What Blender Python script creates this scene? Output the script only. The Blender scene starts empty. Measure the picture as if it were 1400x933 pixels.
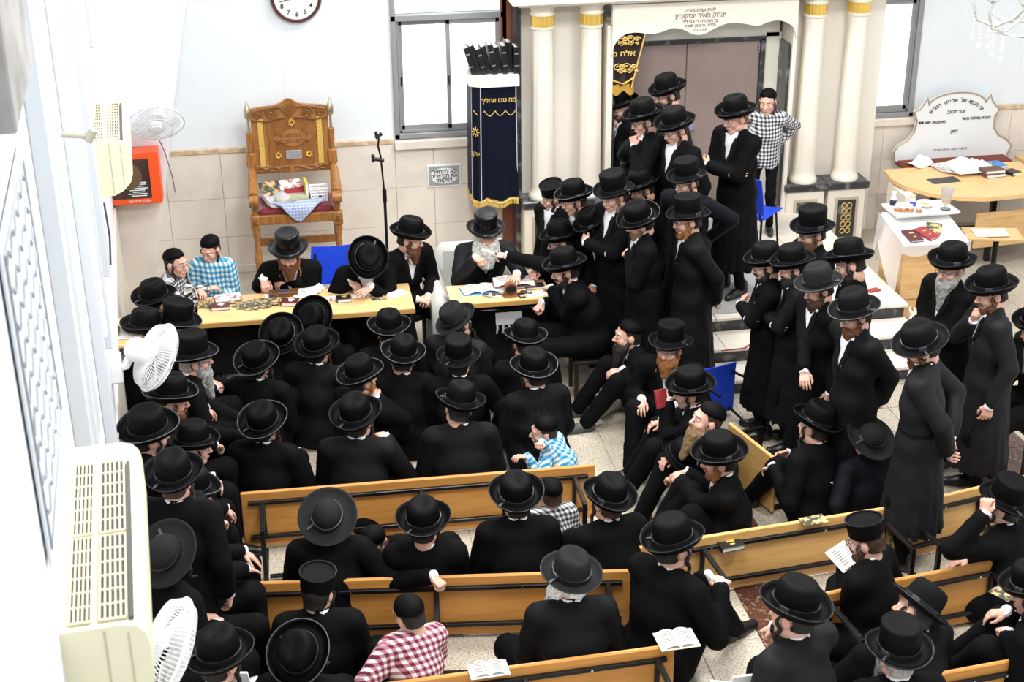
import bpy, bmesh, math, random
import numpy as np
from mathutils import Vector as V, Matrix as MX, Euler
random.seed(7); rng = np.random.default_rng(7)
PI = math.pi
SC = bpy.context.scene
COL = SC.collection

# ------------------------------------------------------------------ camera, world, lights, exposure
F_PX, PITCH, YAW, ROLL, CAM_H = 2000.0, math.radians(24.5), math.radians(9.3), math.radians(-.5), 5.42
cam = bpy.data.cameras.new('camera'); cam.sensor_width = 36; cam.lens = F_PX/1400*36
cam.clip_start = .05; cam.clip_end = 200
cam.dof.use_dof = True; cam.dof.focus_distance = 10.5; cam.dof.aperture_fstop = 4.5
CAM = bpy.data.objects.new('camera', cam); COL.objects.link(CAM)
_fw = V((math.sin(YAW)*math.cos(PITCH), math.cos(YAW)*math.cos(PITCH), -math.sin(PITCH)))
_rt = V((math.cos(YAW), -math.sin(YAW), 0)); _up = _rt.cross(_fw)
_r2 = math.cos(ROLL)*_rt + math.sin(ROLL)*_up; _u2 = -math.sin(ROLL)*_rt + math.cos(ROLL)*_up
CAM.matrix_world = MX((( _r2.x,_u2.x,-_fw.x,0),(_r2.y,_u2.y,-_fw.y,0),(_r2.z,_u2.z,-_fw.z,CAM_H),(0,0,0,1)))
SC.camera = CAM

world = bpy.data.worlds.new('world'); SC.world = world; world.use_nodes = True
bg = world.node_tree.nodes['Background']; bg.inputs[0].default_value = (.93,.97,1,1); bg.inputs[1].default_value = 1.0
def area(name, loc, rot, sx, sy, power, col=(1,1,1)):
    l = bpy.data.lights.new(name,'AREA'); l.shape='RECTANGLE'; l.size=sx; l.size_y=sy; l.energy=power; l.color=col
    o = bpy.data.objects.new(name,l); COL.objects.link(o); o.location=loc; o.rotation_euler=rot; return o
for i,(x,y) in enumerate(((1.2,5.5),(4.6,5.5),(1.2,9.0),(4.6,9.0),(2.8,12.2))):
    area('added_ceiling_light', (x,y,5.6), (0,0,0), 1.2, 1.2, 170, (1,.98,.95))  # unseen area lights added overhead for some direction and highlights on the hats
SC.view_settings.view_transform='Standard'; SC.view_settings.look='None'; SC.view_settings.gamma=1
SC.view_settings.use_curve_mapping=False; SC.view_settings.exposure=.06

# ------------------------------------------------------------------ survey helper: sight line from the gallery to a known plane of the room
def sight(px,py): return _r2*((px-700)/F_PX) - _u2*((py-466.5)/F_PX) + _fw
def at(px,py,z=None,Y=None,X=None):
    d = sight(px,py); C = V((0,0,CAM_H))
    t = (z-CAM_H)/d.z if z is not None else Y/d.y if Y is not None else X/d.x
    return C + d*t

# ------------------------------------------------------------------ materials
MATS = {}
def mat(name, col, rough=.5, metal=0, noise=None, bump=None, sheen=0, spec=.5, alpha=1, trans=0, emit=0, coat=0, ior=1.45):
    """noise=(scale, col2, lo, hi[, stretch xyz]); bump=(scale, strength)"""
    if name in MATS: return MATS[name]
    m = bpy.data.materials.new(name); m.use_nodes=True; nt=m.node_tree; b=nt.nodes['Principled BSDF']; L=nt.links
    b.inputs['Base Color'].default_value=(*col,1); b.inputs['Roughness'].default_value=rough; b.inputs['Metallic'].default_value=metal
    b.inputs['Specular IOR Level'].default_value=spec; b.inputs['Sheen Weight'].default_value=sheen; b.inputs['Alpha'].default_value=alpha
    b.inputs['Transmission Weight'].default_value=trans; b.inputs['Coat Weight'].default_value=coat; b.inputs['IOR'].default_value=ior
    if emit: b.inputs['Emission Color'].default_value=(*col,1); b.inputs['Emission Strength'].default_value=emit
    if noise or bump:
        tc=nt.nodes.new('ShaderNodeTexCoord'); mp=nt.nodes.new('ShaderNodeMapping'); L.new(tc.outputs['Object'],mp.inputs[0])
        if noise and len(noise)>4: mp.inputs['Scale'].default_value=noise[4]
    if noise:
        n=nt.nodes.new('ShaderNodeTexNoise'); n.inputs['Scale'].default_value=noise[0]; n.inputs['Detail'].default_value=6
        L.new(mp.outputs[0],n.inputs['Vector'])
        r=nt.nodes.new('ShaderNodeMapRange'); r.inputs['From Min'].default_value=noise[2]; r.inputs['From Max'].default_value=noise[3]; L.new(n.outputs['Fac'],r.inputs['Value'])
        x=nt.nodes.new('ShaderNodeMix'); x.data_type='RGBA'; x.inputs['A'].default_value=(*col,1); x.inputs['B'].default_value=(*noise[1],1)
        L.new(r.outputs[0],x.inputs['Factor']); L.new(x.outputs['Result'],b.inputs['Base Color'])
    if bump:
        n2=nt.nodes.new('ShaderNodeTexNoise'); n2.inputs['Scale'].default_value=bump[0]; n2.inputs['Detail'].default_value=4; L.new(mp.outputs[0],n2.inputs['Vector'])
        bp=nt.nodes.new('ShaderNodeBump'); bp.inputs['Strength'].default_value=bump[1]; bp.inputs['Distance'].default_value=.01
        L.new(n2.outputs['Fac'],bp.inputs['Height']); L.new(bp.outputs[0],b.inputs['Normal'])
    MATS[name]=m; return m
def check_mat(name, c_dark, c_mid, c_light, size):
    """gingham: two crossing sets of stripes over the cloth"""
    if name in MATS: return MATS[name]
    m=bpy.data.materials.new(name); m.use_nodes=True; nt=m.node_tree; b=nt.nodes['Principled BSDF']; L=nt.links; b.inputs['Roughness'].default_value=.85
    tc=nt.nodes.new('ShaderNodeTexCoord'); sx=nt.nodes.new('ShaderNodeSeparateXYZ'); L.new(tc.outputs['Object'],sx.inputs[0])
    def stripe(a,bb,k):
        mm=nt.nodes.new('ShaderNodeMath'); mm.operation='MULTIPLY_ADD'; L.new(sx.outputs[a],mm.inputs[0]); mm.inputs[1].default_value=1/size
        if bb is not None:
            m3=nt.nodes.new('ShaderNodeMath'); m3.operation='MULTIPLY'; L.new(sx.outputs[bb],m3.inputs[0]); m3.inputs[1].default_value=k/size; L.new(m3.outputs[0],mm.inputs[2])
        else: mm.inputs[2].default_value=0
        fr=nt.nodes.new('ShaderNodeMath'); fr.operation='FRACT'; L.new(mm.outputs[0],fr.inputs[0])
        g=nt.nodes.new('ShaderNodeMath'); g.operation='GREATER_THAN'; g.inputs[1].default_value=.5; L.new(fr.outputs[0],g.inputs[0]); return g
    a=stripe('X','Y',.8); c=stripe('Z','Y',.35)
    s=nt.nodes.new('ShaderNodeMath'); s.operation='ADD'; L.new(a.outputs[0],s.inputs[0]); L.new(c.outputs[0],s.inputs[1])
    h=nt.nodes.new('ShaderNodeMath'); h.operation='MULTIPLY'; h.inputs[1].default_value=.5; L.new(s.outputs[0],h.inputs[0])
    r=nt.nodes.new('ShaderNodeValToRGB'); r.color_ramp.interpolation='CONSTANT'; e=r.color_ramp.elements
    e[0].position=0; e[0].color=(*c_light,1); e[1].position=.3; e[1].color=(*c_mid,1); q=e.new(.8); q.color=(*c_dark,1)
    L.new(h.outputs[0],r.inputs[0]); L.new(r.outputs[0],b.inputs['Base Color']); MATS[name]=m; return m

white_paint = mat('white_paint',(.80,.83,.86),.6,bump=(60,.08))
wall_paint = mat('pale_wall_paint',(.73,.765,.79),.6,bump=(60,.08))
white_gloss = mat('white_gloss',(.82,.84,.86),.35)
marble = mat('beige_marble',(.74,.67,.59),.3,noise=(3.0,(.60,.53,.46),.45,.8),spec=.4)
marble_tan = mat('tan_marble_trim',(.50,.34,.2),.3,noise=(14,(.68,.55,.4),.4,.65))
dark_marble = mat('dark_marble',(.035,.035,.04),.22,noise=(9,(.22,.22,.22),.55,.72))
cream = mat('cream_plaster',(.80,.74,.64),.5)
cream_shade = mat('cream_panel',(.78,.74,.66),.55)
gold = mat('gold_leaf',(.85,.56,.12),.35,.6)
gold_thread = mat('gold_thread',(.72,.5,.14),.5,.2)
grey_alu = mat('grey_aluminium',(.26,.27,.27),.45,.1)
oak = mat('oak_top',(.80,.53,.25),.4,noise=(5,(.7,.42,.17),.4,.7,(1,14,14)))
bench_wood = mat('bench_wood',(.64,.30,.075),.42,noise=(4,(.52,.22,.045),.4,.75,(1,9,9)))
bench_wood_pale = mat('bench_wood_pale',(.76,.46,.17),.42,noise=(4,(.64,.34,.1),.4,.75,(1,9,9)))
carved_wood = mat('carved_wood',(.36,.16,.045),.35,noise=(6,(.24,.09,.022),.4,.7,(6,6,1)))
carved_dark = mat('carved_wood_dark',(.2,.08,.02),.4)
desk_wood = mat('desk_wood',(.66,.42,.19),.4,noise=(4,(.54,.31,.11),.4,.7,(1,6,10)))
red_wood = mat('red_brown_wood',(.26,.09,.05),.4)
door_paint = mat('door_brown',(.28,.215,.19),.45,noise=(2,(.24,.18,.16),.4,.7))
black_metal = mat('black_metal',(.006,.006,.007),.35,0,spec=.3,coat=.08)
steel = mat('steel',(.6,.6,.6),.25,1)
black_plastic = mat('black_plastic',(.012,.012,.013),.35)
cream_plastic = mat('cream_plastic',(.80,.74,.54),.4)
grille_dark = mat('grille_dark',(.1,.095,.09),.7)
fan_white = mat('fan_white',(.82,.82,.82),.35)
orange_red = mat('orange_red_enamel',(.80,.085,.012),.35)
glass_dark = mat('dark_glass',(.05,.02,.015),.1)
clear = mat('clear_plastic',(.95,.97,1),.06,alpha=.32)
fan_film = mat('fan_guard_wire',(.7,.72,.74),.3)
navy_velvet = mat('navy_velvet',(.002,.0035,.014),.7,spec=.15,sheen=.05)
burgundy_velvet = mat('burgundy_velvet',(.014,.002,.004),.8,sheen=.2)
red_velvet = mat('red_velvet',(.16,.008,.015),.75,sheen=.3)
blue_plastic = mat('blue_plastic',(.018,.065,.62),.35)
white_plastic = mat('white_plastic',(.8,.8,.8),.4)
paper = mat('paper',(.86,.85,.82),.7)
paper_cream = mat('paper_cream',(.8,.74,.6),.7)
ink = mat('ink',(.03,.03,.035),.7)
grey_ink = mat('grey_ink',(.25,.22,.2),.7)
maroon_cover = mat('maroon_cover',(.09,.018,.025),.4)
red_cover = mat('red_cover',(.3,.03,.035),.4)
brown_cover = mat('brown_cover',(.13,.06,.04),.45)
black_cover = mat('black_cover',(.012,.012,.012),.28)
blue_cover = mat('blue_cover',(.03,.25,.62),.4)
brochure = mat('printed_brochure',(.06,.07,.05),.35,noise=(22,(.62,.42,.2),.47,.6))
brochure_b = mat('printed_brochure_pale',(.75,.68,.62),.35,noise=(26,(.35,.12,.16),.52,.62))
pad_grey = mat('grey_upholstery',(.58,.57,.53),.8,bump=(160,.25))
terrazzo = mat('terrazzo',(.56,.5,.41),.35,noise=(85,(.30,.24,.17),.5,.62))
terrazzo_dark = mat('brown_terrazzo',(.085,.032,.02),.3,noise=(45,(.3,.19,.13),.56,.66))
carpet = mat('grey_carpet',(.32,.31,.3),.9,bump=(90,.5))
step_stone = mat('step_stone',(.74,.68,.6),.35,noise=(5,(.66,.6,.52),.4,.7))
grout = mat('grout',(.5,.46,.4),.8)
screen_white = mat('daylit_glass',(.95,.98,1),.1,emit=1.6)

# ------------------------------------------------------------------ object helpers
def tag(o,label=None,cat=None,group=None,kind=None):
    if label: o['label']=label
    if cat: o['category']=cat
    if group: o['group']=group
    if kind: o['kind']=kind
    return o
def empty(name,loc=(0,0,0),rz=0,label=None,cat=None,group=None,parent=None):
    o=bpy.data.objects.new(name,None); o.empty_display_size=.1; COL.objects.link(o); o.location=loc; o.rotation_euler=(0,0,rz); o.parent=parent
    return tag(o,label,cat,group)
def link(name,me,parent=None,loc=(0,0,0),rot=(0,0,0),mtx=None):
    o=bpy.data.objects.new(name,me); COL.objects.link(o); o.parent=parent
    if mtx is not None: o.matrix_local=mtx
    else: o.location=loc; o.rotation_euler=rot
    return o
class MB:
    def __init__(s): s.v=[]; s.f=[]; s.m=[]; s.cur=0; s.X=MX.Identity(4)
    def _add(s,vs,fs):
        o=len(s.v); s.v+=[tuple(s.X@V(p)) for p in vs]; s.f+=[tuple(i+o for i in f) for f in fs]; s.m+=[s.cur]*len(fs); return s
    def box(s,c,d,rz=0,bev=0,rot=None):
        hx,hy,hz=d[0]/2,d[1]/2,d[2]/2; R=Euler(rot).to_matrix() if rot else MX.Rotation(rz,3,'Z'); c=V(c)
        if bev<=0:
            vs=[(x,y,z) for x in(-hx,hx) for y in(-hy,hy) for z in(-hz,hz)]
            fs=[(0,1,3,2),(4,6,7,5),(0,4,5,1),(2,3,7,6),(0,2,6,4),(1,5,7,3)]
        else:
            b=min(bev,hx*.9,hy*.9,hz*.9); vs=[]; ix={}
            for sx in(-1,1):
                for sy in(-1,1):
                    for sz in(-1,1):
                        for a,p in enumerate(((sx*hx,sy*(hy-b),sz*(hz-b)),(sx*(hx-b),sy*hy,sz*(hz-b)),(sx*(hx-b),sy*(hy-b),sz*hz))): ix[sx,sy,sz,a]=len(vs); vs.append(p)
            fs=[]; q=(-1,1)
            for s1 in q:
                fs.append([ix[s1,a,b_,0] for a,b_ in((-1,-1),(1,-1),(1,1),(-1,1))]); fs.append([ix[a,s1,b_,1] for a,b_ in((-1,-1),(1,-1),(1,1),(-1,1))]); fs.append([ix[a,b_,s1,2] for a,b_ in((-1,-1),(1,-1),(1,1),(-1,1))])
            for a in q:
                for b_ in q:
                    fs.append([ix[a,b_,-1,0],ix[a,b_,-1,1],ix[a,b_,1,1],ix[a,b_,1,0]]); fs.append([ix[a,-1,b_,0],ix[a,-1,b_,2],ix[a,1,b_,2],ix[a,1,b_,0]]); fs.append([ix[-1,a,b_,1],ix[-1,a,b_,2],ix[1,a,b_,2],ix[1,a,b_,1]])
                    for c_ in q: fs.append([ix[a,b_,c_,0],ix[a,b_,c_,1],ix[a,b_,c_,2]])
        return s._add([c+R@V(p) for p in vs],fs)
    def cyl(s,p0,p1,r0,r1=None,n=14):
        r1=r0 if r1 is None else r1; p0,p1=V(p0),V(p1); d=(p1-p0).normalized(); a=d.orthogonal().normalized(); b=d.cross(a); vs=[]
        for p,r in((p0,r0),(p1,r1)): vs+=[p+(a*math.cos(2*PI*i/n)+b*math.sin(2*PI*i/n))*r for i in range(n)]
        return s._add(vs,[(i,(i+1)%n,n+(i+1)%n,n+i) for i in range(n)]+[tuple(range(n))[::-1],tuple(range(n,2*n))])
    def tube(s,pts,r,n=7,close=False):
        pts=[V(p) for p in pts]; N=len(pts); rr=r if hasattr(r,'__len__') else [r]*N; vs=[]; a=None
        for i,p in enumerate(pts):
            d=((pts[(i+1)%N]-pts[i-1]) if close else (pts[min(i+1,N-1)]-pts[max(i-1,0)])).normalized()
            a=d.orthogonal().normalized() if a is None else (a-d*a.dot(d)).normalized(); b=d.cross(a)
            vs+=[p+(a*math.cos(2*PI*k/n)+b*math.sin(2*PI*k/n))*rr[i] for k in range(n)]
        fs=[(i*n+k,i*n+(k+1)%n,((i+1)%N)*n+(k+1)%n,((i+1)%N)*n+k) for i in range(N if close else N-1) for k in range(n)]
        if not close: fs+=[tuple(range(n))[::-1],tuple(range((N-1)*n,N*n))]
        return s._add(vs,fs)
    def lathe(s,prof,n=24,c=(0,0,0),sx=1,sy=1,fn=None):
        vs=[];c=V(c)
        for i in range(n):
            t=2*PI*i/n
            for r,z in prof:
                p=V((r*math.cos(t)*sx,r*math.sin(t)*sy,z))
                if fn: p=V(fn(p,r,z,t))
                vs.append(c+p)
        m=len(prof); fs=[(i*m+j,((i+1)%n)*m+j,((i+1)%n)*m+j+1,i*m+j+1) for i in range(n) for j in range(m-1)]
        if prof[0][0]>1e-4: fs.append(tuple(i*m for i in range(n))[::-1])
        if prof[-1][0]>1e-4: fs.append(tuple(i*m+m-1 for i in range(n)))
        return s._add(vs,fs)
    def prism(s,poly,y0,y1):
        """outline in x,z pushed out along y"""
        n=len(poly); vs=[(x,y0,z) for x,z in poly]+[(x,y1,z) for x,z in poly]
        return s._add(vs,[(i,(i+1)%n,n+(i+1)%n,n+i) for i in range(n)]+[tuple(range(n)),tuple(range(n,2*n))[::-1]])
    def sheet(s,grid,th=.004):
        """grid of points given thickness along its normal"""
        R,Cn=len(grid),len(grid[0]); P=[[V(p) for p in r] for r in grid]; top=[];bot=[]
        for i in range(R):
            for j in range(Cn):
                n=(P[min(i+1,R-1)][j]-P[max(i-1,0)][j]).cross(P[i][min(j+1,Cn-1)]-P[i][max(j-1,0)]); n=n.normalized() if n.length>1e-9 else V((0,0,1))
                top.append(P[i][j]+n*th/2); bot.append(P[i][j]-n*th/2)
        N=R*Cn; fs=[]; ix=lambda i,j:i*Cn+j
        for i in range(R-1):
            for j in range(Cn-1):
                q=(ix(i,j),ix(i,j+1),ix(i+1,j+1),ix(i+1,j)); fs.append(q); fs.append(tuple(k+N for k in q[::-1]))
        edge=[ix(0,j) for j in range(Cn)]+[ix(i,Cn-1) for i in range(1,R)]+[ix(R-1,j) for j in range(Cn-2,-1,-1)]+[ix(i,0) for i in range(R-2,0,-1)]
        for a,b in zip(edge,edge[1:]+edge[:1]): fs.append((a,a+N,b+N,b))
        return s._add(top+bot,fs)
    def mesh(s,name,mats,smooth=False):
        me=bpy.data.meshes.new(name); me.from_pydata(s.v,[],s.f)
        bm=bmesh.new(); bm.from_mesh(me); bmesh.ops.recalc_face_normals(bm,faces=bm.faces); bm.to_mesh(me); bm.free()
        for m in (mats if isinstance(mats,(list,tuple)) else [mats]): me.materials.append(m)
        if any(s.m): me.polygons.foreach_set('material_index',s.m)
        if smooth: 
            me.polygons.foreach_set('use_smooth',[True]*len(me.polygons))
            if smooth!='all': me.set_sharp_from_angle(angle=math.radians(40))
        return me
    def build(s,name,mats,parent=None,smooth=False,loc=(0,0,0),rot=(0,0,0)): return link(name,s.mesh(name,mats,smooth),parent,loc,rot)
def text(body,size,loc,m,parent=None,rot=(PI/2,0,0),name='lettering',ext=.0015,align='CENTER',bold=0,space=1):
    c=bpy.data.curves.new('lettering','FONT'); c.body='\n'.join(l[::-1] for l in body.split('\n')); c.size=size; c.extrude=ext; c.align_x=align; c.align_y='CENTER'; c.offset=bold; c.space_line=space; c.resolution_u=2
    o=bpy.data.objects.new('lettering_curve',c); COL.objects.link(o); dg=bpy.context.evaluated_depsgraph_get()
    me=bpy.data.meshes.new_from_object(o.evaluated_get(dg)); bpy.data.objects.remove(o); bpy.data.curves.remove(c)
    me.materials.clear(); me.materials.append(m); return link(name,me,parent,loc,rot)
def struct(name,mb,m,parent=None,smooth=False):
    o=mb.build(name,m,parent,smooth)
    if parent is None: o['kind']='structure'
    return o

# ------------------------------------------------------------------ shell
WY=13.9
def wall_x(y): return -.70-.08*(y-3)          # the side wall runs slightly out of square
fl=struct('floor',MB().box((3.6,8,-.06),(11,14,.1)),grout)
tile_me=MB().box((0,0,0),(.396,.396,.02),bev=.003).mesh('tile',terrazzo); tile_dk=MB().box((0,0,0),(.396,.396,.02),bev=.003).mesh('tile_brown',terrazzo_dark)
tiles=[]
for i in range(22):
    for j in range(24):
        x=-1.1+i*.4; y=4.9+j*.4
        if y>WY-.15 or x<wall_x(y)-.1: continue
        dark = (.35<(y-6.45)%1.1<.68 and False)
        tiles.append((x,y,i,j))
tiles.sort(key=lambda t:t[0]**2+t[1]**2)
def brown(i,j): return (i%6==4) and j>3 and j<16 or (j%6==3 and 3<=i<=9 and False)
rest=MB()
for k,(x,y,i,j) in enumerate(tiles):
    if k<300: link('tile',tile_dk if brown(i,j) else tile_me,fl,(x,y,0-.01))
    else: rest.box((x,y,-.01),(.396,.396,.02))
rt=rest.build('tile_field',terrazzo,fl); rt['kind']='stuff'

back=MB()
W1=(1.13,2.25,1.28,3.5); W2=(5.35,6.5,1.22,3.5)   # x0,x1,z0,z1 of the two windows
def wall_boxes(mb,x0,x1,z0,z1): mb.box(((x0+x1)/2,WY+.12,(z0+z1)/2),(x1-x0,.24,z1-z0))
wall_boxes(back,-2.2,W1[0],0,5.6); wall_boxes(back,W1[1],W2[0],0,5.6); wall_boxes(back,W2[1],9,0,5.6)
for w in(W1,W2): wall_boxes(back,w[0],w[1],0,w[2]); wall_boxes(back,w[0],w[1],w[3],5.6)
wb=struct('wall_back',back,wall_paint)
# marble dado slabs, each its own piece, with a tan trim on top
DZ=1.235
xs=[-1.62,-1.1,-.57,-.02,.53,.98,1.44,1.98,2.3]
def dado(xs,parent,z1):
    for a,b in zip(xs,xs[1:]):
        for z0,zz in((0,.38),(.38,.78),(.78,z1)):
            link('marble_slab',MB().box(((a+b)/2,WY-.0135,(z0+zz)/2),(b-a-.003,.025,zz-z0-.003),bev=.002).mesh('marble_slab',marble),parent)
dado([-1.62,-1.1,-.57,-.02,.53,1.12],wb,DZ); dado([1.12,1.5,1.98,2.32],wb,1.18); dado([5.9,6.2,6.5],wb,1.14); dado([6.5,7.05,7.6,8.15,8.7],wb,DZ)
tr=struct('trim_1',MB().box(((-1.6+1.11)/2,WY-.018,1.262),(2.71,.036,.05),bev=.006),marble_tan)
tr=struct('trim_2',MB().box((7.6,WY-.018,1.262),(2.2,.036,.05),bev=.006),marble_tan)
struct('baseboard_back',MB().box((.3,WY-.03,.04),(3.9,.02,.08),bev=.004),marble)
sl=struct('trim_3',MB().box((1.7,WY-.03,1.225),(1.16,.09,.09),bev=.008),marble); struct('trim_4',MB().box((6.0,WY-.03,1.18),(1.04,.09,.08),bev=.008),marble)
seam=MB().box((.1,WY-.001,2.3),(.006,.004,1.9)); struct('trim_5',seam,white_gloss)

def window(n,w,splits,label_div):
    x0,x1,z0,z1=w; e=tag(empty('window_%d'%n),kind='structure'); y=WY+.03
    f=MB(); t=.05
    for c,d in (((x0+t/2,y,(z0+z1)/2),(t,.12,z1-z0)),((x1-t/2,y,(z0+z1)/2),(t,.12,z1-z0)),(((x0+x1)/2,y,z0+t/2),(x1-x0,.12,t)),(((x0+x1)/2,y,z1-t/2),(x1-x0,.12,t)),(((x0+x1)/2,y,splits),(x1-x0,.12,.06))): f.box(c,d,bev=.006)
    for dx,hw in((.02,0),): 
        f.box((x0+.065,y+.02,(z0+splits)/2),(.02,.1,splits-z0-.05)); f.box((x1-.065,y+.02,(z0+splits)/2),(.02,.1,splits-z0-.05)); f.box(((x0+x1)/2,y+.02,z0+.065),(x1-x0,.1,.02))
    f.build('window_frame',grey_alu,e)
    xm=label_div
    for a,b,yy in((x0+.07,xm+.02,y+.025),(xm-.02,x1-.07,y-.005)):
        s=MB(); zl,zh=z0+.07,splits-.03
        for c,d in (((a+.02,yy,(zl+zh)/2),(.04,.03,zh-zl)),((b-.02,yy,(zl+zh)/2),(.04,.03,zh-zl)),(((a+b)/2,yy,zl+.025),(b-a,.03,.05)),(((a+b)/2,yy,zh-.025),(b-a,.03,.05))): s.box(c,d,bev=.004)
        so=s.build('sash',grey_alu,e); MB().box(((a+b)/2,yy,(zl+zh)/2),(b-a-.07,.006,zh-zl-.09)).build('pane',screen_white,so)
        MB().box((a+.02,yy-.025,(zl+zh)/2-.05),(.015,.02,.09),bev=.004).build('latch',black_plastic,so)
    MB().box(((x0+x1)/2,y,(splits+z1)/2),(x1-x0-.1,.006,z1-splits-.08)).build('pane',screen_white,e)
window(1,W1,2.46,1.68); window(2,W2,2.46,5.98)

# side wall on the left, with flat pilasters, window reveals and a ledge
lw=MB(); ya,yb=-.5,13.95
lw._add([(wall_x(ya),ya,0),(wall_x(yb),yb,0),(wall_x(yb),yb,5.6),(wall_x(ya),ya,5.6),(wall_x(ya)-.2,ya,0),(wall_x(yb)-.2,yb,0),(wall_x(yb)-.2,yb,5.6),(wall_x(ya)-.2,ya,5.6)],[(0,1,2,3),(4,7,6,5),(0,4,5,1),(3,2,6,7),(0,3,7,4),(1,5,6,2)])
wl=struct('wall_left',lw,white_paint)
WA=math.atan(.08)
def on_wall(mb,y,z,dy,dz,dx,off=0,bev=.006): mb.box((wall_x(y)+dx/2+off,y,z),(dx,dy,dz),rz=WA,bev=bev)
for i,(y,dy,z0,z1,dx) in enumerate(((9.15,.14,1.9,5.5,.05),(8.3,.07,1.75,5.5,.045),(7.2,.12,1.6,5.5,.06),(6.1,.3,2.3,5.5,.05),(5.35,.1,2.6,5.5,.07),(10.1,.1,2.95,5.5,.05),(10.7,.1,2.95,5.5,.04),(11.3,.08,2.9,5.5,.05))):
    m=MB(); on_wall(m,y,(z0+z1)/2,dy,z1-z0,dx); struct('trim_%d'%(10+i),m,mat('trim_grey_white',(.55,.58,.62),.4))  # darker grey paints in the strips' shading, which the flat light leaves out
m=MB(); on_wall(m,4.62,4.5,.9,.5,.07); struct('trim_20',m,mat('grey_concrete',(.34,.33,.32),.8,noise=(5,(.22,.21,.2),.4,.7)))
m=MB(); on_wall(m,8.6,.62,10.5,1.24,.02); struct('baseboard_left',m,marble)
# pier in the corner, flaring towards the top
pr=MB(); PY0,PY1=12.6,13.89; zt=5.6
def px_(z): return -1.30+.19*z
pr._add([(-1.7,PY0,0),(px_(0),PY0,0),(px_(zt)*.6,PY0,zt),(-1.7,PY0,zt),(-1.7,PY1,0),(px_(0),PY1,0),(px_(zt)*.6,PY1,zt),(-1.7,PY1,zt)],[(0,1,2,3),(4,7,6,5),(1,5,6,2),(0,3,7,4),(3,2,6,7),(0,4,5,1)])
pier=struct('wall_pier',pr,white_paint)
ps=MB(); ps._add([(-1.5,PY0-.025,0),(px_(0)+.02,PY0-.025,0),(px_(1.25)+.02,PY0-.025,1.25),(-1.5,PY0-.025,1.25),(-1.5,PY0,0),(px_(0)+.02,PY0,0),(px_(1.25)+.02,PY0,1.25),(-1.5,PY0,1.25)],[(0,1,2,3),(4,7,6,5),(1,5,6,2),(0,3,7,4),(3,2,6,7),(0,4,5,1)])
ps.build('marble_slab',marble,pier)
MB().box((-1.27,PY0-.02,1.27),(.42,.045,.04),bev=.004).build('marble_trim',marble_tan,pier)

# ------------------------------------------------------------------ dais and steps before the ark
SX0,SX1=3.0,5.27
st=tag(empty('steps'),kind='structure')
for z,y0,y1 in((.42,10.98,13.55),(.28,10.66,10.99),(.14,10.34,10.67)):
    MB().box(((SX0+SX1)/2,(y0+y1)/2+.02,(z-.03)/2),(SX1-SX0,y1-y0-.02,z-.03)).build('riser',dark_marble,st)
    nx=4; w=(SX1-SX0+.04)/nx
    for i in range(nx): MB().box((SX0-.02+w*(i+.5),(y0+y1)/2,z-.015),(w-.004,y1-y0+.03,.03),bev=.004).build('tread',step_stone,st)
MB().box((3.75,12.2,.424),(1.4,2.3,.01),bev=.003).build('carpet',carpet,st)
cd=MB().tube([(3.5,10.6,.29),(3.7,10.62,.287),(3.85,10.75,.287),(4.1,10.7,.287)],.006); tag(cd.build('power_cord',mat('red_cord',(.3,.02,.03),.5),None,True),'thin red cord lying along the ark steps','cord')

# ------------------------------------------------------------------ the ark: columns on pedestals, scalloped pelmet, double doors
AY=13.6
ark=tag(empty('torah_ark',(4.1,AY,0)),'cream columned ark front with gold capitals, scalloped pelmet and brown double doors','ark')
def ak(mb,name,m,p=None,smooth=False):
    o=mb.build(name,m,p or ark,smooth); 
    if p is None: o.location=(-4.1,-AY,0)
    return o
ak(MB().box((2.7,13.78,2.2),(.74,.22,4.2)).box((5.5,13.78,2.2),(1.0,.22,4.2)),'back_panel',cream_shade)
ak(MB().box((2.31,13.74,1.75),(.05,.32,3.5),bev=.008),'side_strip',dark_marble)
for x in(2.53,3.0,5.22,5.66):
    pd=ak(MB().box((x,13.6,.33),(.40,.40,.62),bev=.01),'pedestal',cream)
    MB().box((x,13.6,.68),(.45,.45,.075),bev=.012).build('pedestal_top',dark_marble,pd)
    MB().box((x,13.395,.33),(.25,.012,.46),bev=.004).build('panel_frame',mat('bronze_frame',(.5,.42,.3),.4),pd)
    MB().box((x,13.388,.33),(.19,.012,.40),bev=.003).build('panel',dark_marble,pd)
    orn=MB()
    for zz in(.2,.27,.34,.41,.47):
        for s in(-1,1): orn.tube([(x+s*(.028+.025*math.cos(a)),13.38,zz+.028*math.sin(a)) for a in np.linspace(0,2*PI,10)[:-1]],.005,5,True)
    orn.build('ornament',gold_thread,pd)
    MB().box((x-.203,13.6,.33),(.01,.2,.46),bev=.003).build('side_panel',mat('bronze_frame',(.5,.42,.3)),pd)
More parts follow.
